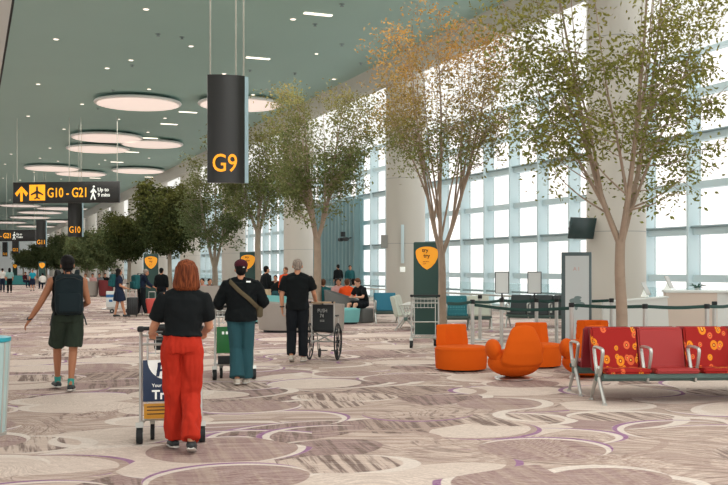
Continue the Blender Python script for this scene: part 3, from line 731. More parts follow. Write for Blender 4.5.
b = B(); ring(b, (0, 0, 0), .033, .010, 'z', 16, 6); o = tag(obj('wristwatch', b, 'black'), 'black watch on the outstretched wrist of the man with the grey backpack', 'watch')
q = Matrix.Rotation(a, 4, 'Z') @ Vector((-.445*1.035, .07*1.035, .92*1.035)); o.location = (MP.x+q.x, MP.y+q.y, q.z); o.rotation_euler = (.5, -.45, a)
# woman with cap and crossbody strap
CW = P(241, 13.4)
person('woman in a maroon cap, black long-sleeved top and flared teal jeans pushing a trolley', at(CW), face(243, 0), 1.70,
  dict(shL=(-.19, 0, 1.375), shR=(.19, 0, 1.375), elL=(-.30, .04, 1.12), wrL=(-.29, .26, 1.05), fiL=(-.29, .36, 1.05), elR=(.31, .04, 1.13), wrR=(.24, .22, 1.07),
       knL=(-.07, .03, .49), anL=(-.05, -.10, .10), toL=(-.06, .06, .03), knR=(.09, .04, .49), anR=(.06, .08, .085)),
  top=('black_knit', .93, 1.35, .012, .03), bottom=('denim', 1.0, [.105, .098, .086, .082, .088, .098, .108], .008), hair=('hair_black', 'short'), shoe='shoe_light', vox=.010, wide=1.2, hand_open=.8, cap='maroon_cloth')
a = face(243, 0)
sb = thing('crossbody_bag', 'olive crossbody strap slung over the back of the woman in the cap', 'bag', at(CW), a)
b = B(); q = curve_pts([(-.17, .02, 1.44), (-.13, -.11, 1.40), (-.02, -.175, 1.29), (.10, -.178, 1.19), (.18, -.12, 1.11), (.235, .02, 1.05)], 5); tube(b, q, [(.028, .007)]*len(q), 8, ref=(.6, 0, .8)); obj('strap', b, 'strap_cloth', sb)
b = B(); box(b, (.255, .12, 1.0), (.09, .22, .16), bev=.03); obj('pouch', b, 'strap_cloth', sb)
b = B(); box(b, (.10, -.19, 1.395), (.06, .006, .022), rz=.2, bev=.002); o = obj('shirt_logo', b, 'sign_white', [x for x in sc.objects if x.get('label', '').startswith('woman in a maroon')][0]); o.location = (0, .035, .02)
# man with wheelchair
PM = P(297.5, 16.7)
person('grey-haired man in a black polo shirt and black trousers pushing a wheelchair', at(PM), face(297, -2), 1.755,
  dict(shL=(-.19, 0, 1.37), shR=(.19, 0, 1.37), elL=(-.26, -.02, 1.10), wrL=(-.255, .03, .88), elR=(.27, .04, 1.13), wrR=(.30, .24, .99), fiR=(.31, .34, .99),
       knL=(-.10, .05, .50), anL=(-.10, -.10, .12), toL=(-.09, .05, .03), knR=(.09, .02, .49), anR=(.09, .0, .085)),
  top=('black_cloth', .48, 1.45, .010, .026), bottom=('dark_trouser', 1.0, [.10, .098, .088, .082, .08, .078, .075], .010), hair=('hair_grey', 'crop'), shoe='shoe_light', vox=.010, wide=1.08, hand_open=.7)
b = B(); ring(b, (0, 0, 0), .033, .010, 'z', 16, 6); o = tag(obj('wristwatch', b, 'black'), 'dark watch on the left wrist of the grey-haired man in the polo shirt', 'watch')
q = Matrix.Rotation(face(297, -2), 4, 'Z') @ Vector((-.263, .02, .94)); o.location = (PM.x+q.x, PM.y+q.y, q.z)

# ------------------------------------------------------------------ luggage trolleys
M['board_navy'] = mat('navy_board', (34, 58, 92), .45); M['board_green'] = mat('green_board', (40, 122, 62), .45); M['board_yellow'] = mat('yellow_board', (222, 160, 48), .5)
M['blue_plastic'] = mat('blue_plastic', (46, 110, 168), .4); M['red_plastic'] = mat('red_plastic', (204, 56, 44), .45)
def trolley(label, loc, rz, board=None, txt=False, s=1.0, load=None):
    t = thing('luggage_trolley', label, 'trolley', loc, rz); t.scale = (s, s, s)
    W = .27
    b = B()
    for x in (-W, W):
        tube(b, curve_pts([(x, -.02, .20), (x, .0, .6), (x, .02, .98), (x*.99, -.05, 1.045)], 4), .016, 8)
        tube(b, curve_pts([(x, -.02, .20), (x*.95, .3, .155), (x*.7, .78, .15), (x*.5, .86, .15)], 4), .016, 8)
        tube(b, [(x*.78, .02, .22), (x*.78, .04, .98)], .009, 6)
    for z in (.98, .90, .52): tube(b, [(-W, .02, z), (W, .02, z)], .012, 8)
    obj('frame', b, 'alu', t)
    b = B(); tube(b, [(-W-.02, -.06, 1.05), (W+.02, -.06, 1.05)], .019, 10)
    for x in (-W, W): box(b, (x, -.04, 1.045), (.06, .09, .05), bev=.015)
    obj('handle', b, 'rubber', t)
    b = B()
    for z in (.93, 1.0): tube(b, [(-W*.8, .03, z), (-W*.8, .22, z), (W*.8, .22, z), (W*.8, .03, z)], .007, 6)
    for k in range(7): tube(b, [(-W*.8+k*W*.267, .03, .80), (-W*.8+k*W*.267, .20, .80), (-W*.8+k*W*.267, .22, 1.0)], .005, 5)
    tube(b, [(-W*.8, .22, .80), (W*.8, .22, .80)], .006, 5)
    obj('top_basket', b, 'steel', t)
    b = B()
    for k in range(7): tube(b, [(-W*.85+k*W*.283, .0, .24), (-W*.55+k*W*.183, .82, .165)], .008, 5)
    for y in (.1, .45, .8): tube(b, [(-W*.9, y, .2-y*.05), (W*.9, y, .2-y*.05)], .009, 6)
    obj('deck', b, 'steel', t)
    if board:
        b = B(); box(b, (0, -.025, .57), (W*1.86, .015, .38), bev=.006); bd = obj('advert_board', b, board, t)
        if txt:
            b = B(); pts = [(-.03, .76)]+[(-.03-.18*math.cos(u*PI/16), .76-.18*math.sin(u*PI/16)) for u in range(0, 17)]; prism(b, [(x-.0, z) for x, z in pts[1:]], -.036, -.032, 'y'); obj('white_disc', b, 'sign_white', bd, False)
            b = B()
            for p_ in [[(-.135, .61), (-.105, .61), (-.085, .735), (-.115, .735)], [(-.12, .735), (-.12, .71), (-.03, .725), (-.03, .75)], [(-.125, .675), (-.13, .655), (-.05, .66), (-.05, .68)]]: prism(b, p_, -.042, -.036, 'y')
            obj('blue_mark', b, 'board_navy', bd, False)
            text('advert_text', 'Trip', .115, 'sign_white', bd, (-.17, -.036, .405), (PI/2, 0, 0), .002, .003)
            text('advert_text', 'Your', .042, 'sign_white', bd, (-.17, -.036, .515), (PI/2, 0, 0), .002, .0005)
            b = B(); box(b, (0, .0, .29), (W*1.8, .012, .14), bev=.005); yb = obj('lower_board', b, 'board_yellow', t)
            b = B()
            for z in (.265, .3, .33): box(b, (-.04, -.008, z), (W*1.3, .004, .008))
            obj('lower_board_stripes', b, 'sign_black', yb, False)
        else:
            b = B(); box(b, (.12, -.036, .43), (.2, .006, .07)); obj('red_corner', b, 'red_plastic', bd, False)
            b = B()
            for q_ in range(3): box(b, (-.16+q_*.055, -.036, .67), (.03, .006, .04))
            obj('white_marks', b, 'sign_white', bd, False)
            b = B(); box(b, (0, .0, .28), (W*1.7, .03, .12), bev=.005); obj('lower_board', b, 'black', t)
    for x, y in ((-W-.01, -.04), (W+.01, -.04), (-.17, .16), (.17, .78)) if load != 'empty' else ((-W-.01, -.04), (W+.01, -.04), (-W+.03, .5), (W-.03, .5)):
        ax = [(x-.028, y, .078), (x+.028, y, .078)] if abs(x) > .2 else [(x-.018, y, .078), (x+.018, y, .078)]
        b = B(); tube(b, ax, .075, 20); wl = obj('wheel', b, 'rubber', t)
        b = B(); tube(b, [(ax[0][0]-.004, y, .078), (ax[1][0]+.004, y, .078)], .03, 12); obj('hub', b, 'alu', wl)
        b = B(); prism(b, [(y-.05, .155), (y+.05, .155), (y+.04, .19), (y-.03, .20)], ax[0][0]-.006, ax[1][0]+.006, 'x'); obj('wheel_fork', b, 'alu', t)
    return t
tp = P(171, 9.0); trolley('luggage trolley with a navy Trip board pushed by the woman in orange-red trousers', at(tp), face(181, 0), 'board_navy', True)
b = B(); box(b, (0, 0, 0), (.17, .1, .20), bev=.03, seg=3); box(b, (0, 0, .12), (.1, .05, .06), bev=.02)
q = P(163, 9.45); o = tag(obj('handbag', b, 'black'), 'small black bag in the top basket of the trolley with the navy board', 'bag'); o.location = (q.x, q.y, .91); o.rotation_euler = (0, 0, -.2)
tp = P(234, 14.1); trolley('luggage trolley with a green board in front of the woman in the cap', at(tp), face(243, 6), 'board_green')
tp = P(425, 19.6); trolley('empty luggage trolley parked before the green kiosk with the orange shield', at(tp), face(426, 4), None, load='empty')

# ------------------------------------------------------------------ wheelchair
def wheelchair(label, loc, rz):
    t = thing('wheelchair', label, 'wheelchair', loc, rz)
    b = B(); prism(b, [(-.21, .50), (.21, .50), (.21, .93), (-.21, .93)], -.015, .01, 'y'); obj('backrest', b, 'black', t)
    text('backrest_text', 'PUSH\n  74\n  ==', .085, 'alu', t, (-.11, -.022, .80), (PI/2, 0, 0), .001, 0)
    b = B(); box(b, (0, .22, .49), (.42, .42, .04), bev=.012); obj('seat', b, 'black', t)
    b = B()
    for x in (-.23, .23):
        tube(b, curve_pts([(x, -.14, .97), (x, -.03, .965), (x, 0, .9), (x, 0, .5), (x, 0, .28)], 4), .012, 8)
        tube(b, curve_pts([(x, 0, .72), (x, .34, .72), (x, .38, .6), (x, .42, .45), (x, .50, .12)], 4), .012, 8); tube(b, [(x, 0, .30), (x, .42, .30)], .012, 8); tube(b, [(x, 0, .48), (x, .42, .48)], .012, 8)
    tube(b, [(-.23, .1, .28), (.23, .1, .47)], .011, 6); tube(b, [(.23, .1, .28), (-.23, .1, .47)], .011, 6); tube(b, [(-.26, .06, .31), (.26, .06, .31)], .014, 8); tube(b, [(-.23, 0, .42), (.23, 0, .42)], .01, 8)
    obj('frame', b, 'alu', t)
    b = B(); box(b, (0, -.06, .965), (.50, .16, .025), bev=.008); obj('tray', b, mat('tan_board', (170, 142, 110), .6), t)
    for x in (-.23, .23):
        b = B(); tube(b, [(x, -.16, .972), (x, -.03, .967)], .018, 8); obj('push_grip', b, 'rubber', t)
        b = B(); ring(b, (x*1.26, .06, .31), .295, .016, 'x', 36, 8); wl = obj('wheel', b, 'rubber', t)
        b = B(); ring(b, (x*1.38, .06, .31), .25, .008, 'x', 32, 6)
        for k in range(8):
            a_ = k*PI/4; tube(b, [(x*1.26, .06, .31), (x*1.26, .06+.285*math.cos(a_), .31+.285*math.sin(a_))], .008, 5)
        tube(b, [(x*1.2, .06, .31), (x*1.4, .06, .31)], .03, 12); obj('spokes', b, 'black', wl)
        b = B(); tube(b, [(x*.8-.014, .46, .085), (x*.8+.014, .46, .085)], .08, 20); cs = obj('caster', b, 'rubber', t)
        b = B(); tube(b, [(x*.8, .46, .09), (x*.8, .42, .25)], .012, 6); obj('caster_fork', b, 'alu', cs)
        b = B(); box(b, (x*.5, .56, .12), (.14, .12, .012), bev=.004); obj('footplate', b, 'black', t)
        b = B(); box(b, (x, .2, .735), (.05, .26, .025), bev=.008); obj('armrest', b, 'black', t)
    return t
wp = P(323, 17.0); wc = wheelchair('empty wheelchair with a black backrest pushed by the grey-haired man', at(wp), face(323, -12)); wc.scale = (.86, 1, 1.04)

# ------------------------------------------------------------------ seating
M['orange_felt'] = mat('orange_felt', (214, 92, 22), .9, spec=.1, bump=.2, bscale=250, var=.05, vscale=4)
M['red_vinyl'] = mat('red_vinyl', (160, 38, 36), .45, spec=.4, var=.04)
M['maroon'] = mat('maroon_vinyl', (128, 26, 34), .5, spec=.4)
M['beam_green'] = mat('beam_green', (86, 112, 106), .45, metal=.2)
def flower_fabric():
    m = mat('flower_fabric', (178, 42, 34), .8, spec=.2); N = NT(m); p = m.node_tree.nodes['Principled BSDF']
    tc = N.n('ShaderNodeTexCoord'); sp = N.n('ShaderNodeSeparateXYZ'); N.put(sp.inputs[0], tc.outputs['Object'])
    cb = N.n('ShaderNodeCombineXYZ'); N.put(cb.inputs[0], sp.outputs['X']); N.put(cb.inputs[1], N.math('ADD', sp.outputs['Z'], N.math('MULTIPLY', sp.outputs['Y'], -.9)))
    col = srgb(158, 36, 32)
    for sc_, off, r in ((7.5, 0, .3), (9.5, 5.3, .25)):
        v = N.n('ShaderNodeTexVoronoi'); v.voronoi_dimensions = '2D'; v.inputs['Scale'].default_value = sc_; v.inputs['Randomness'].default_value = .6
        N.put(v.inputs['Vector'], N.vm('ADD', cb.outputs[0], (off, off, 0)))
        s2 = N.n('ShaderNodeSeparateColor'); N.put(s2.inputs[0], v.outputs['Color']); d = v.outputs['Distance']
        rr = N.math('MULTIPLY_ADD', s2.outputs[0], .14, r-.07)
        on = N.math('GREATER_THAN', s2.outputs[1], .35 if sc_ < 8 else .5)
        ringf = N.math('MULTIPLY', N.math('MULTIPLY', N.math('GREATER_THAN', rr, d), N.math('GREATER_THAN', d, N.math('MULTIPLY', rr, .42))), on)
        dot = N.math('MULTIPLY', N.math('GREATER_THAN', N.math('MULTIPLY', rr, .2), d), on)
        fc = N.mix(N.math('GREATER_THAN', s2.outputs[2], .5), srgb(232, 112, 66), srgb(240, 150, 40))
        col = N.mix(N.math('MULTIPLY', ringf, .85), col, fc); col = N.mix(dot, col, srgb(236, 200, 90))
    N.put(p.inputs['Base Color'], col); return m
M['flower'] = flower_fabric()
def slab(bm, poly, x0, x1, bev=.012):
    vs = prism(bm, poly, x0, x1, 'x')
    es = list({e for v in vs for e in v.link_edges}); bmesh.ops.bevel(bm, geom=es, offset=bev, segments=2, affect='EDGES')
def beam_bench(label, loc, rz, seats, legs_at, pitch=.58, frame='alu', beam='beam_green', cat='bench', s=1.0, side=None, group=None):
    """row of seats facing local -y, first seat starts at x = 0"""
    t = thing('beam_bench', label, cat, loc, rz, group); t.scale = (s, s, s)
    n = len(seats)
    for i, m in enumerate(seats):
        x0, x1 = i*pitch+.025, (i+1)*pitch-.025
        b = B(); slab(b, [(-.30, .425), (-.31, .375), (-.27, .36), (.18, .345), (.20, .40)], x0, x1, .018); obj('seat', b, m, t)
        b = B(); slab(b, [(.17, .36), (.26, .37), (.375, .85), (.365, .875), (.29, .865)], x0-.015, x1+.015, .02); bk = obj('backrest', b, m, t)
        if side:
            b = B(); slab(b, [(.20, .345), (.27, .36), (.39, .84), (.38, .872), (.34, .85)], x0-.02, x1+.02, .008); obj('back_shell', b, side, bk)
    b = B(); box(b, (n*pitch/2, -.02, .30), (n*pitch+.06, .10, .09), bev=.01); box(b, (n*pitch/2, -.24, .335), (n*pitch, .02, .05)); obj('beam', b, beam, t)
    for i in range(n+1):
        x = i*pitch
        b = B()
        arm = curve_pts([(x, .02, .33), (x, .11, .56), (x, .13, .635), (x, .06, .655), (x, -.14, .65), (x, -.20, .61), (x, -.13, .40), (x, -.06, .32)], 4)
        tube(b, arm, [(.022, .018)]*len(arm), 8, ref=(1, 0, 0)); obj('armrest', b, frame, t)
        if i in legs_at:
            b = B()
            for y in (-.27, .25):
                tube(b, [(x, -.02+(.06 if y < 0 else -.06), .42), (x, y*.35, .24), (x, y, .015)], [(.028, .028), (.026, .03), (.018, .016)], 8)
                tube(b, [(x, y, 0), (x, y, .02)], .03, 12)
            obj('leg', b, frame, t)
        else:
            b = B(); box(b, (x, -.02, .30), (.03, .18, .12), bev=.008); obj('bracket', b, frame, t)
    return t
RB = -TH+math.radians(4)
bp = P(597.5, 11.68)
beam_bench('long red bench with one orange flower-patterned seat beside a plain red one, facing the camera', at(bp), RB, ['flower', 'red_vinyl', 'flower', 'red_vinyl'], (0, 4), side='maroon')
# the bench behind, back to back
q = Matrix.Rotation(RB, 4, 'Z') @ Vector((4*.58-.03, .83, 0))
beam_bench('maroon bench standing back to back behind the flower-patterned bench', (bp.x+q.x, bp.y+q.y, 0), RB+PI, ['maroon', 'red_vinyl', 'maroon', 'maroon'], (0, 4), side='maroon')

def tub_chair(label, px, d, rz):
    p = P(px, d); t = thing('tub_chair', label, 'armchair', at(p), rz)
    b = B(); lathe(b, [(.30, .02), (.395, .03), (.405, .12), (.412, .32), (.405, .35), (.38, .375), (.2, .385)], 40); obj('seat', b, 'orange_felt', t)
    b = B(); lathe(b, [(.30, 0), (.31, .02), (.28, .03)], 32); obj('base', b, 'black', t)
    # curved back slab on the far side of the seat (+y)
    b = B(); ri, ro = .24, .41; N_ = 12; rows_ = []
    for z, k in ((.20, 1.0), (.45, .98), (.63, .93), (.70, .90)):
        A = []
        for i in range(N_+1):
            a_ = PI/2+(i/N_-.5)*1.62*k; A.append((ro*math.cos(a_), ro*math.sin(a_)+(z-.2)*.05, z))
        for i in range(N_, -1, -1):
            a_ = PI/2+(i/N_-.5)*1.25*k; A.append((ri*1.06*math.cos(a_), ri*math.sin(a_)+(z-.2)*.14, z))
        rows_.append([b.verts.new(v) for v in A])
    for r1, r2 in zip(rows_, rows_[1:]):
        for i in range(len(r1)): b.faces.new((r1[i], r1[(i+1) % len(r1)], r2[(i+1) % len(r1)], r2[i]))
    b.faces.new(rows_[0][::-1]); b.faces.new(rows_[-1])
    bk = obj('backrest', remesh(b, .012, 7), 'orange_felt', t, 2)
    b = B(); ring(b, (0, 0, .335), .413, .004, 'z', 40, 6); obj('piping', b, 'orange_felt', t)
    return t
def wing_chair(label, px, d, rz):
    p = P(px, d); t = thing('wing_chair', label, 'armchair', at(p), rz)
    b = B(); ball(b, (0, .03, .245), (.385, .36, .205), 28, 16); obj('seat', remesh(b, .014, 3), 'orange_felt', t, 2)
    b = B()
    tube(b, [(0, .20, .22), (0, .28, .30), (0, .31, .42), (0, .32, .58), (0, .31, .73)], [(.30, .13), (.33, .14), (.30, .115), (.26, .095), (.19, .07)], 28, ref=(1, 0, 0), dome=True)
    obj('backrest', remesh(b, .014, 5), 'orange_felt', t, 2)
    for x in (-1, 1):
        b = B(); ball(b, (x*.315, .0, .44), (.11, .22, .145), 20, 14, Matrix.Rotation(-x*.2, 4, 'Z') @ Matrix.Rotation(-.1, 4, 'X')); tube(b, [(x*.25, .15, .3), (x*.31, .05, .38)], .09, 12)
        obj('armrest', remesh(b, .014, 3), 'orange_felt', t, 2)
    b = B(); lathe(b, [(.27, 0), (.285, .012), (.27, .03), (.1, .045), (.08, .09)], 40); obj('swivel_base', b, 'steel', t)
    return t
tub_chair('orange felt tub chair on the left, seat towards the right', 461, 15.4, face(461)+math.radians(28))
wing_chair('orange egg-shaped wing chair on a chrome disc, seen from behind', 513, 14.1, face(511)+math.radians(207))
tub_chair('orange felt tub chair half hidden behind the egg-shaped chair', 536, 15.9, face(532)+math.radians(14))
wing_chair('orange wing chair peeking out behind the end of the red bench', 588, 14.2, face(585)+math.radians(200))
tub_chair('orange tub chair whose flat back shows above the red bench', 595, 16.6, face(600)+math.radians(8))

# row benches by the windows
M['blue_vinyl'] = mat('blue_vinyl', (28, 112, 136), .5); M['pale_vinyl'] = mat('pale_vinyl', (196, 200, 186), .6); M['black_vinyl'] = mat('black_vinyl', (44, 52, 54), .5)
def dotted():
    m = mat('dotted_teal', (34, 120, 128), .7); N = NT(m); p = m.node_tree.nodes['Principled BSDF']; tc = N.n('ShaderNodeTexCoord')
    v = N.n('ShaderNodeTexVoronoi'); v.inputs['Scale'].default_value = 14; v.inputs['Randomness'].default_value = .1; N.put(v.inputs['Vector'], tc.outputs['Object'])
    N.put(p.inputs['Base Color'], N.mix(N.math('LESS_THAN', v.outputs['Distance'], .25), srgb(34, 112, 122), srgb(96, 170, 172))); return m
M['dotted'] = dotted()
q = P(375, 28.5); beam_bench('blue single seat with metal arms beside the man in black', at(q), face(385, 8), ['blue_vinyl'], (0, 1), pitch=.66, side='blue_vinyl')
q = P(405, 25.0); beam_bench('pale grey bench seen side-on just left of the green kiosk', at(q), face(400, 84), ['pale_vinyl', 'pale_vinyl', 'pale_vinyl'], (0, 2), side='pale_vinyl')
q = P(446, 25.5); beam_bench('teal dotted bench with a pale end seat behind the left orange chair', at(q), face(470, 6), ['dotted', 'pale_vinyl'], (0, 1, 2), side='pale_vinyl')
q = P(508, 26.5); beam_bench('black bench behind the queue barriers near the framed signs', at(q), face(520, -14), ['black_vinyl', 'black_vinyl', 'black_vinyl'], (0, 3), side='black_vinyl')

# sculpted lounge pods
M['pod_grey'] = mat('pod_shell', (158, 152, 144), .6, var=.04); M['pod_dark'] = mat('pod_dark_grey', (104, 106, 104), .7); M['pod_aqua'] = mat('aqua_vinyl', (116, 186, 186), .5); M['pod_teal'] = mat('teal_vinyl', (40, 120, 122), .6)
M['sofa_red'] = mat('dark_red_vinyl', (116, 34, 38), .6); M['wood'] = mat('brown_veneer', (120, 84, 60), .5, var=.1)
def pod(label, px, d, rz, L, W, hb, hf, shell, seatm, cat='sofa'):
    p = P(px, d); t = thing('lounge_sofa', label, cat, at(p), rz); n = 32
    b = B(); rs = []
    for zk, k, kk in ((0.06, .93, 0), (.25, .98, 0), (1, 1.03, 0), (1, .93, 1), (.42, .88, 1)):
        rr = []
        for i in range(n):
            a_ = 2*PI*i/n; cx, cy = math.cos(a_), math.sin(a_); cx = math.copysign(abs(cx)**.88, cx); cy = math.copysign(abs(cy)**.88, cy)
            h = hf+(hb-hf)*(.5-.5*cx)**1.0 if zk == 1 else (zk if zk < .3 else .40)
            rr.append(b.verts.new((cx*L/2*k, cy*W/2*k, h)))
        rs.append(rr)
    for r1, r2 in zip(rs, rs[1:]):
        for i in range(n): b.faces.new((r1[i], r1[(i+1) % n], r2[(i+1) % n], r2[i]))
    b.faces.new(rs[0][::-1]); b.faces.new(rs[-1]); obj('shell', b, shell, t)
    b = B(); lathe(b, [(.45, .385), (.455, .43), (.42, .46), (.1, .465)], 32, sx=L*.93, sy=W*.93); obj('cushion', b, seatm, t)
    b = B(); lathe(b, [(.42, 0), (.42, .065)], 32, sx=L*.95, sy=W*.95); obj('plinth', b, 'black', t)
    return t
pod('grey shell lounge sofa with aqua seat right behind the man in the polo shirt', 289, 24.6, face(289, 0), 1.6, 1.05, .78, .62, 'pod_grey', 'pod_aqua')
pod('rounded grey lounge pod end beside the wheelchair wheel', 334, 24.4, face(332, 10), .5, .7, .74, .70, 'pod_grey', 'wood')
pod('sloping grey and aqua lounge sofa where the people in orange and black sit', 343, 29.3, face(345, -12), 1.1, .85, .95, .60, 'pod_dark', 'pod_dark')
pod('low aqua lounge sofa in front of the sloping grey one', 346, 28.0, face(350, 2), .8, .6, .36, .44, 'pod_aqua', 'pod_aqua')
pod('teal lounge sofa seen between the woman in the cap and the polo man', 268, 28.5, face(268), 1.6, .9, .85, .75, 'pod_aqua', 'pod_teal')
pod('pale grey bench sofa behind the woman with the auburn hair', 214, 33, face(214), 1.6, .9, 1.0, 1.0, 'pod_grey', 'pod_grey')
pod('far grey sofa left of the dark red one', 91, 55, face(92), .8, 1, .85, .85, 'pod_grey', 'pod_grey')
pod('far dark red sofa with people seated behind it', 106, 55, face(105), .8, 1, .95, .85, 'sofa_red', 'sofa_red')
pod('low teal sofa far down the hall at the left', 17, 92, face(17), 3.2, 1.2, .9, .9, 'pod_teal', 'pod_teal')

# ------------------------------------------------------------------ kiosks, posters, barriers
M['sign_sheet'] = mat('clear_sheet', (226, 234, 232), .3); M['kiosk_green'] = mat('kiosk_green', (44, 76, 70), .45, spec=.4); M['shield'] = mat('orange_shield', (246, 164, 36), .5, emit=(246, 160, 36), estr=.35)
M['ink'] = mat('dark_ink', (70, 56, 30), .7)
def kiosk():
    t = thing('info_kiosk', 'dark green kiosk with an orange shield standing before the blue seats', 'kiosk')
    b = B(); box(b, (0, 0, 1.11), (.64, .22, 2.22), bev=.03, seg=3); obj('body', b, 'kiosk_green', t)
    pts = []
    for k in range(0, 13):
        a_ = PI*k/12; pts.append((.27*math.cos(a_), 1.98+.13*math.sin(a_)))
    pts += [(-.25, 1.84), (-.19, 1.72), (-.10, 1.62), (0, 1.56), (.10, 1.62), (.19, 1.72), (.25, 1.84)]
    b = B(); prism(b, pts, -.125, -.105, 'y'); sh = obj('shield', b, 'shield', t, False)
    text('shield_text', 'try\n try', .13, 'ink', sh, (-.12, -.13, 1.98), (PI/2, 0, 0), .002, .003)
    text('shield_text', 'service\nself', .055, 'ink', sh, (-.10, -.13, 1.74), (PI/2, 0, 0), .002, 0)
    b = B(); box(b, (0, 0, .01), (.78, .4, .02), bev=.005); obj('base_plate', b, 'alu', t)
    return t
k0 = kiosk(); q = P(427, 23.4); k0.location = at(q); k0.rotation_euler.z = face(427, 0)
for px, d, lb in [(248, 38, 'kiosk with an orange shield partly behind a pale tree trunk left of the G9 trees'), (151, 43, 'kiosk with an orange shield right behind the man with the teal backpack'), (42, 95, 'small distant kiosk with an orange shield near the turquoise shirt'), (15, 140, 'tiny farthest kiosk with an orange shield at the left edge')]:
    c = copy_tree(k0); q = P(px, d); c.location = at(q); c.rotation_euler.z = face(px); c['label'] = lb
# poster display
q = P(576.5, 18.6); t = thing('poster_display', 'tall free-standing display with a pale poster left of the big column', 'display', at(q), face(576, -6))
b = B(); box(b, (0, 0, .97), (.56, .07, 1.86), bev=.008); box(b, (0, 0, .02), (.6, .4, .04), bev=.01); obj('frame', b, mat('display_frame', (88, 104, 106), .4, metal=.4), t)
b = B(); box(b, (.015, -.038, 1.02), (.44, .01, 1.62)); ps = obj('poster', b, mat('poster_paper', (206, 216, 216), .35), t, False)
b = B()
for (x, z, r1, r2) in ((-.02, .98, .11, .05), (.03, 1.04, .07, .03), (.08, .92, .08, .04), (-.09, .93, .05, .02), (.0, .86, .03, .06)): tube(b, [(x, -.045, z), (x, -.047, z)], [(r1, r2)]*2, 14)
obj('poster_picture', b, mat('poster_grey', (124, 146, 146), .6), ps, False)
text('poster_text', 'A I', .10, mat('faint_red', (214, 170, 160), .6), ps, (-.06, -.045, 1.55), (PI/2, 0, 0), .001, 0)
# queue barrier posts with belts
M['belt'] = mat('dark_green_belt', (26, 66, 60), .7)
def post(px, d, label, h=1.0, grp='queue barrier posts'):
    p = P(px, d); t = thing('barrier_post', label, 'barrier post', at(p), 0, grp)
    b = B(); tube(b, [(0, 0, .02), (0, 0, h-.07)], .036, 16); obj('pole', b, 'alu', t)
    b = B(); lathe(b, [(.045, h-.08), (.048, h-.07), (.048, h-.01), (.04, h)], 16); obj('belt_head', b, 'black', t)
    b = B(); lathe(b, [(.17, 0), (.17, .012), (.05, .03)], 24); obj('foot', b, 'alu', t)
    return p
BP = [post(472.5, 18.6, 'silver queue post rising behind the left orange tub chair'), post(501.5, 19.4, 'silver queue post carrying the left framed sign'), post(536.5, 19.4, 'silver queue post carrying the right framed sign'),
      post(556.5, 19.6, 'silver queue post just left of the poster display'), post(611.5, 19.4, 'silver queue post beside the big column left of the near trunk')]
BQ = [post(480, 21.8, 'thin silver queue post standing further back behind the left tub chair'), post(571.5, 17.0, 'silver queue post in front of the poster display'), post(645, 16.4, 'silver queue post before the white counter'),
      post(707, 16.4, 'silver queue post before the beige counter'), post(739, 17.3, 'silver queue post cut off at the right edge')]
post(714.5, 17.6, 'second silver queue post close behind the one at the beige counter')
def belt(a, b_, z, label, sag=.02):
    p0, p1 = a.copy(), b_.copy(); p0.z = p1.z = z; dr = (p1-p0).normalized(); p0 += dr*.05; p1 -= dr*.05; m = p0.lerp(p1, .5)-Vector((0, 0, sag)); c = curve_pts([p0, m, p1], 5)
    bm = B(); tube(bm, c, [(.028, .004)]*len(c), 6, ref=(0, 0, 1)); tag(obj('barrier_belt', bm, 'belt'), label, 'barrier belt', 'queue barrier belts')
GB = 'dark green queue belt '
belt(BP[0], BP[1], .955, GB+'ending at the post with the left framed sign'); belt(BP[1], BP[2], .955, GB+'between the two posts with framed signs'); belt(BP[2], BP[3], .955, GB+'running from the right framed sign to the poster display')
belt(BP[3], BP[4], .955, GB+'passing behind the poster display to the big column'); belt(BQ[1], BQ[2], .955, GB+'passing behind the near tree trunk'); belt(BQ[2], BQ[3], .955, GB+'before the white and beige counters')
belt(BQ[3], BQ[4], .955, GB+'running out at the right edge'); belt(P(446, 17.8), BP[0], .955, GB+'running left from the first post to the kiosk tree')
belt(BP[0], BQ[1], .90, GB+'sagging long and low behind the orange chairs', .06)
# framed signs on two posts
for px, d, lb in ((502, 19.4, 'left framed clear sign on top of a queue post'), (534.5, 19.4, 'right framed clear sign on top of a queue post')):
    q = P(px, d); t = thing('framed_sign', lb, 'sign', (q.x, q.y, 1.0), face(px, -4))
    b = B(); wd, hh = .26, .42
    for x in (-wd/2, wd/2): box(b, (x, 0, .10+hh/2), (.014, .02, hh))
    for z in (.10, .10+hh): box(b, (0, 0, z), (wd+.014, .02, .014))
    box(b, (0, 0, .05), (.03, .02, .11)); box(b, (0, 0, .008), (.06, .06, .016)); obj('frame', b, 'black', t)
    b = B(); box(b, (0, 0, .10+hh/2), (wd-.01, .006, hh-.01)); obj('panel', b, 'sign_sheet' if 'sign_sheet' in M else 'bal_glass', t, False)

# ------------------------------------------------------------------ counters on the right
M['counter_white'] = mat('white_laminate', (224, 228, 224), .4, spec=.5); M['counter_beige'] = mat('beige_laminate', (216, 200, 186), .45, spec=.4)
a0 = P(667, 21.0); rz = face(700, 6)
t = thing('counter', 'large beige service counter with a white top at the right edge', 'counter', at(a0), rz)
b = B(); prism(b, [(.06, .0), (1.02, .0), (1.02, 1.07), (-.03, 1.07)], 0, .7, 'y'); obj('front_panel', b, 'counter_beige', t, False)
b = B(); prism(b, [(1.02, .02)]+[(1.02+.35*math.sin(k*PI/16), .02+.35*(1-math.cos(k*PI/16))) for k in range(1, 9)]+[(2.2, .37), (2.2, .7), (1.02, .7)], 0, 1.07); obj('end_panel', b, 'counter_white', t)
b = B(); box(b, (1.1, .36, 1.095), (2.3, .8, .05), bev=.01); obj('worktop', b, 'counter_white', t)
a1 = P(603, 20.6)
t = thing('counter', 'lower white counter beside the big column behind the near tree trunk', 'counter', at(a1), face(630, 4))
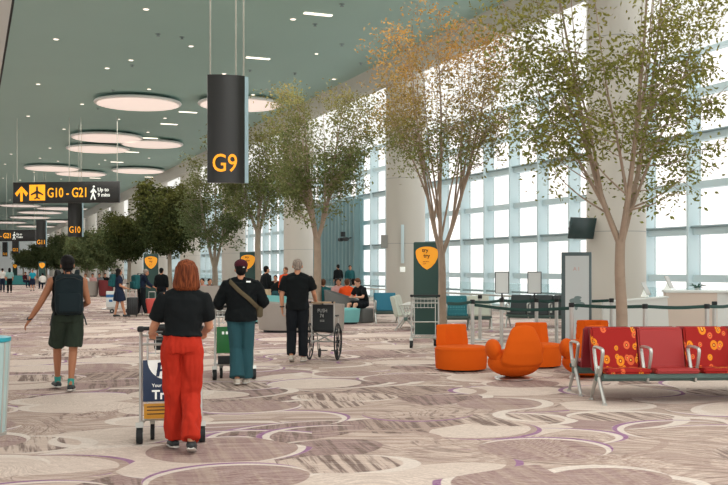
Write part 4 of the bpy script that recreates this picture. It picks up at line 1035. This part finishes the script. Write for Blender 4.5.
b = B(); prism(b, [(0, 0), (1.35, 0), (1.3, .98), (-.0, .86)], 0, .6, 'y'); obj('body', b, 'counter_white', t, False)
b = B(); prism(b, [(0, .86), (1.33, .98), (1.33, 1.005), (0, .885)], -.03, .63, 'y'); obj('worktop', b, 'counter_white', t, False)
b = B()
for i, (px, d, lb) in enumerate(((646, 21.0, 'tilted thin screen on the white counter right of the tree trunk'), (669, 21.6, 'tilted thin screen at the near end of the beige counter'))):
    q = P(px, d); z0 = .985 if i == 0 else 1.12
    t = thing('counter_screen', lb, 'screen', (q.x, q.y, z0), face(px, 70))
    b = B(); box(b, (0, 0, .17), (.24, .015, .30), bev=.004, rot=Matrix.Rotation(-.45, 4, 'X')); obj('panel', b, 'alu', t)
    b = B(); prism(b, [(-.06, 0), (.1, 0), (.1, .015), (.03, .17)], -.03, .03, 'x'); obj('stand', b, 'sign_white', t)
# little potted plant
q = P(697, 21.4); t = thing('potted_plant', 'small dark green spiky plant on the beige counter', 'plant', (q.x, q.y, 1.12), 0)
b = B(); random.seed(3)
for k in range(16):
    a_ = k*2.4; L = random.uniform(.1, .24); e = random.uniform(.1, .9)
    tube(b, [(0, 0, .03), (math.cos(a_)*L*.5, math.sin(a_)*L*.5, .04+L*e*.6), (math.cos(a_)*L, math.sin(a_)*L, .03+L*e*.6)], [(.01, .004), (.022, .004), (.003, .002)], 6)
obj('leaves', b, mat('plant_green', (44, 84, 70), .6), t)
b = B(); lathe(b, [(.04, 0), (.055, .05)], 14); obj('pot', b, 'counter_white', t)

# hanging screens
q = P(583, 25.6); t = thing('hanging_screen', 'dark tilted television hung on the left side of the big column', 'television', (q.x, q.y, 2.30), face(582, 40))
b = B(); box(b, (-.02, 0, .34), (.85, .06, .56), bev=.01, rot=Matrix.Rotation(.22, 4, 'X')); obj('screen', b, mat('screen_dark', (38, 60, 60), .25, spec=.6), t)
b = B()
for x in (-.25, 0, .25): box(b, (x, .12, .35), (.06, .2, .34), bev=.01)
tube(b, [(0, .1, .35), (.0, .55, .35)], .04, 8); tube(b, [(.3, .1, .45), (.3, .55, .40)], .03, 8); obj('mounting_bracket', b, 'black', t)
c2 = (VC, 2.21*VC)
q = P(389, 39.0); t = thing('hanging_screen', 'grey screen housing jutting from the column behind the kiosk', 'television', (q.x, q.y, 2.35), face(389, 78))
b = B(); prism(b, [(-.5, .05), (.5, .05), (.5, .55), (-.5, .55)], -.22, .22, 'y'); obj('screen', b, 'joint', t)
# fittings on the column behind the kiosk
q = P(402.5, 37.98); b = B(); box(b, (0, 0, 0), (.12, .08, 1.5), bev=.01)
o = tag(obj('strip_light', b, 'fin'), 'slim vertical strip light on the column left of the kiosk', 'light'); o.location = (q.x, q.y, H(244, 38)); o.rotation_euler.z = face(403)
q = P(402.5, 38.02); b = B(); box(b, (0, 0, 0), (.2, .06, .2), bev=.02)
o = tag(obj('wall_switch', b, 'sign_white'), 'small white box below the strip light on the column', 'switch box'); o.location = (q.x, q.y, H(269.5, 38)); o.rotation_euler.z = face(403)

# bin at the left edge
q = P(-20, 9.4); t = thing('litter_bin', 'clear-sided round bin with a turquoise rim cut by the left edge', 'bin', at(q), 0)
b = B(); lathe(b, [(.225, .02), (.27, .90)], 36); obj('clear_body', b, mat('bin_shell', (176, 204, 204), .2, spec=.7), t)
b = B(); lathe(b, [(.268, .89), (.282, .90), (.282, .935), (.262, .94)], 36); obj('rim', b, mat('turquoise_rim', (28, 160, 178), .4), t)
b = B(); lathe(b, [(.24, 0), (.24, .03)], 32); obj('base', b, 'alu', t)
b = B()
for k in range(10):
    a_ = k*2*PI/10; tube(b, [(.228*math.cos(a_), .228*math.sin(a_), .03), (.272*math.cos(a_), .272*math.sin(a_), .89)], .009, 6)
obj('ribs', b, 'alu', t)

# ------------------------------------------------------------------ people further away
def far_person(label, px, py, h, extra, vox=.022, dd=None, **k):
    d = dd or D(py); return person(label, at(P(px, d)), face(px, extra), h, vox=vox, **k), d
TR = [.098, .092, .082, .074, .072, .068, .066]
far_person('woman with long dark hair, navy top and bare legs standing by a trolley', 119, 317, 1.58, -70, J=dict(knL=(-.10, -.02, .49), anL=(-.12, -.1, .085), knR=(.10, .08, .49), anR=(.1, .18, .085), wrR=(.2, .25, 1.0), wrL=(-.2, .25, 1.0)), skin='skin', top=('navy_cloth', .4, .9), bottom=('navy_cloth', .42, [.12, .14, .15, .1, .1, .1, .1]), hair=('hair_black', 'long'))
p_, d = P(115.5, 32.1), 32.1
backpack('green-teal backpack carried by the woman with long dark hair', (p_.x, p_.y, .98), face(119, -70), .85, 'teal_cloth')
far_person('grey-haired man in dark clothes bending forward with a teal backpack', 141.5, 316, 1.62, -60, J=dict(chest=(0, .05, 1.26), neck=(0, .12, 1.40), head=(0, .19, 1.53), wrR=(.2, .4, 1.0), wrL=(-.2, .4, 1.0), elR=(.25, .15, 1.12), elL=(-.25, .15, 1.12), anL=(-.09, -.12, .085), anR=(.1, .12, .085)), top=('navy_cloth', .9, .9), bottom=('dark_trouser', 1, TR), hair=('hair_grey', 'crop'), shoe='shoe_light')
q = P(138.5, 32.4); backpack('large dark teal backpack on the bending grey-haired man', (q.x, q.y, .90), face(141, -60), .95, 'teal_cloth', .22)
far_person('dark-haired person in a black jacket walking behind the auburn-haired woman', 161.5, 312, 1.6, -20, top=('black_knit', .93, .6, .006, .03), bottom=('dark_trouser', 1, TR))
def suitcase(label, px, d, w_, h_, m, rz=0):
    M.setdefault(m, mat(m, {'case_black': (30, 34, 36), 'case_red': (206, 74, 64), 'case_grey': (176, 172, 176)}[m], .4))
    q = P(px, d); t = thing('suitcase', label, 'suitcase', at(q), face(px, rz)); b = B(); box(b, (0, 0, .06+h_/2), (w_, .24, h_), bev=.04, seg=3)
    for k in range(4): box(b, (-w_/2+.07+k*(w_-.14)/3, -.12, .06+h_/2), (.02, .012, h_*.8), bev=.004)
    obj('shell', b, m, t)
    b = B()
    for x in (-w_*.25, w_*.25): tube(b, [(x, .09, h_), (x, .09, h_+.28)], .01, 6)
    tube(b, [(-w_*.25, .09, h_+.28), (w_*.25, .09, h_+.28)], .014, 6); obj('pull_handle', b, 'alu', t)
    for x in (-w_*.35, w_*.35):
        for y in (-.08, .08):
            b = B(); tube(b, [(x-.015, y, .03), (x+.015, y, .03)], .03, 10); obj('wheel', b, 'rubber', t)
suitcase('upright black suitcase between the long-haired woman and the bending man', 132.5, 32.2, .36, .58, 'case_black')
suitcase('red suitcase standing in front of the bending man', 152, 32.9, .42, .52, 'case_red')
suitcase('pale grey suitcase half hidden behind the black one', 138.5, 33.4, .34, .55, 'case_grey')
tp = P(126.5, 34.9); tq = trolley('distant luggage trolley loaded with a white box', at(tp), face(128, 90), None, load='empty')
q = tp+Matrix.Rotation(face(128, 90), 3, 'Z') @ Vector((0, .40, 0)); b = B(); box(b, (0, 0, 0), (.60, .42, .56), bev=.02); o = tag(obj('carton', b, 'counter_white'), 'white and blue box loaded high on the distant trolley', 'box'); o.location = (q.x, q.y, .495); o.rotation_euler.z = face(128, 0)
b = B(); box(b, (0, -.215, .12), (.6, .01, .1)); box(b, (.2, -.215, -.02), (.06, .012, .22)); box(b, (-.14, -.215, -.05), (.12, .012, .08)); obj('blue_print', b, 'blue_plastic', o, False)
far_person('person in a white shirt and dark trousers at the far left edge', 2.5, 292, 1.58, -10, vox=.03, top=('white_cloth', .45, .8), bottom=('navy_cloth', 1, TR))
far_person('long-haired woman in a mint top and black trousers near the left edge', 9.5, 293, 1.6, 10, vox=.03, top=('mint_cloth', .6, .6), bottom=('black_cloth', 1, TR), hair=('hair_black', 'long'))
far_person('person in a turquoise shirt and shorts walking in the distance', 32.5, 291, 1.5, 180, vox=.03, top=('aqua_cloth', .45, .9), bottom=('navy_cloth', .5, [.12]*7), hair=('hair_brown', 'short'), J=dict(anL=(-.09, -.12, .085), anR=(.1, .12, .085)))
far_person('person in white sitting low in the distance beside the turquoise shirt', 43, 289, 1.6, 20, vox=.03, base=SIT, top=('white_cloth', .9, .8, .01, .05), bottom=('navy_cloth', 1, TR))
M['beigeh'] = M['beige_cloth']
for i, (px, py, m, lb) in enumerate([(86, 289, 'white_cloth', 'seated person in white, leftmost behind the far grey sofa'), (93, 288, 'pink_cloth', 'seated person in pale pink behind the far grey sofa'), (99.5, 288, 'grey_cloth', 'seated person in grey between the far grey and dark red sofas'), (105, 290, 'black_cloth', 'dark-haired seated person in black behind the far dark red sofa'),
                                     (112, 291, 'maroon_cloth', 'seated person in maroon at the right end of the far dark red sofa'), (25, 286, 'maroon_cloth', 'tiny seated person in maroon far down the hall'), (29, 285, 'grey_cloth', 'tiny seated person in grey far down the hall')]):
    far_person(lb, px, py, 1.68, 150+i*12, vox=.035, dd=57.5+i*1.2 if i < 5 else 80, base=SIT, top=(m, .9, .8), bottom=('navy_cloth', 1, TR), hair=(['hair_brown', 'hair_black', 'hair_black', 'hair_black', 'hair_brown', 'hair_black', 'hair_brown'][i], 'short'))
# mid-distance people by the lounge sofas
far_person('seated person in a pale top and dark jacket seen beside the auburn hair', 203, 0, 1.62, 160, dd=34.5, base=SIT, top=('pink_cloth', .9, .8), bottom=('maroon_cloth', 1, TR))
far_person('seated person in a dark maroon jacket right of the auburn-haired woman', 209, 0, 1.6, 200, dd=35.2, base=SIT, top=('maroon_cloth', .9, .8), bottom=('dark_trouser', 1, TR))
far_person('dark-haired person in a black jacket standing between the cap and the polo shirt', 266.5, 0, 1.66, -60, dd=31, top=('black_knit', .93, .8, .006, .03), bottom=('beige_cloth', 1, TR), J=dict(wrR=(.15, .28, 1.2), wrL=(-.15, .28, 1.2)))
far_person('person in a bright red-orange jacket just left of the polo man', 285.5, 0, 1.62, 150, dd=33, top=('orange_cloth', .9, .8), bottom=('dark_trouser', 1, TR), hair=('hair_brown', 'short'))
far_person('small dark-haired person standing behind the teal sofa left of the polo man', 275.5, 0, 1.35, 170, dd=33.5, top=('black_cloth', .9, .8), bottom=('denim', 1, TR))
def sitter(label, px, d, extra, m, hair, z=0.0, J=None, bot='dark_trouser', sl=.9, sk='skin', ln=1.0, tilt=0, h=1.66):
    t = person(label, at(P(px, d), z), face(px, extra), h, vox=.02, base=SIT, J=J, top=(m, sl, .8), bottom=(bot, ln, TR if ln == 1 else [.105, .105, .1, .09, .09, .09, .09]), hair=hair, skin=sk, tilt=tilt); return t
sitter('brown-haired person seated with back to us right of the near pale trunk', 323.5, 29.6, 10, 'teal_cloth', ('hair_brown', 'short'), .0)
sitter('seated person in an orange and black jacket seen from behind', 347, 30.0, 0, 'orange_cloth', ('hair_brown', 'short'))
sitter('dark-haired person in pale blue seated right of the orange jacket', 353.5, 30.7, -10, 'mint_cloth', ('hair_black', 'short'))
sitter('dark-haired person seated facing us behind the orange jacket', 339, 31.5, 170, 'pink_cloth', ('hair_black', 'short'))
sitter('seated man in a black t-shirt and shorts bent over his phone', 363.5, 28.7, 132, 'black_cloth', ('hair_brown', 'short'), 0, dict(chest=(0, .08, .86), neck=(0, .16, 1.0), head=(0, .23, 1.12), shL=(-.175, .13, .95), shR=(.175, .13, .95), elL=(-.24, .24, .72), elR=(.24, .24, .72), wrL=(-.07, .44, .72), wrR=(.07, .44, .72)), 'dark_trouser', .45, 'skin_pale', .45, -.45, 1.78)
b = B(); box(b, (0, 0, 0), (.5, .45, .42), bev=.05, seg=3); q = P(362.7, 28.75); o = tag(obj('stool', b, 'pod_dark'), 'dark grey block stool under the seated man in black', 'stool'); o.location = (q.x, q.y, .21); o.rotation_euler.z = face(362, 132)
# figures behind the balustrade
far_person('dark figure standing left before the fluted teal wall', 338, 0, 1.78, 30, dd=52, top=('black_cloth', .9, .8), bottom=('black_cloth', 1, TR))
far_person('dark teal figure standing right before the fluted teal wall', 350, 0, 1.74, 190, dd=52.5, top=('teal_cloth', .9, .8), bottom=('black_cloth', 1, TR))
b = B(); tube(b, [(0, 0, 2.9), (0, 0, 3.25)], .12, 12); tube(b, [(-.45, 0, 2.75), (.45, 0, 2.75)], .07, 8); tube(b, [(0, 0, 2.6), (0, 0, 3.1)], .03, 6)
q = P(343, 54.8); b2 = B(); tube(b2, [(0, .0, 3.35), (0, 0, 3.62)], .14, 12); tube(b2, [(-.55, 0, 3.2), (-.2, 0, 3.2)], .11, 8); tube(b2, [(.2, 0, 3.2), (.65, 0, 3.2)], .11, 8); tube(b2, [(-.5, 0, 3.28), (.6, 0, 3.28)], .03, 6); tube(b2, [(0, 0, 3.2), (0, .5, 3.3)], .04, 6); b.free()
o = tag(obj('wall_spotlight', b2, 'black'), 'black lamp cluster mounted on the fluted teal wall', 'lamp'); o.location = at(q); o.rotation_euler.z = -PI/2+.0
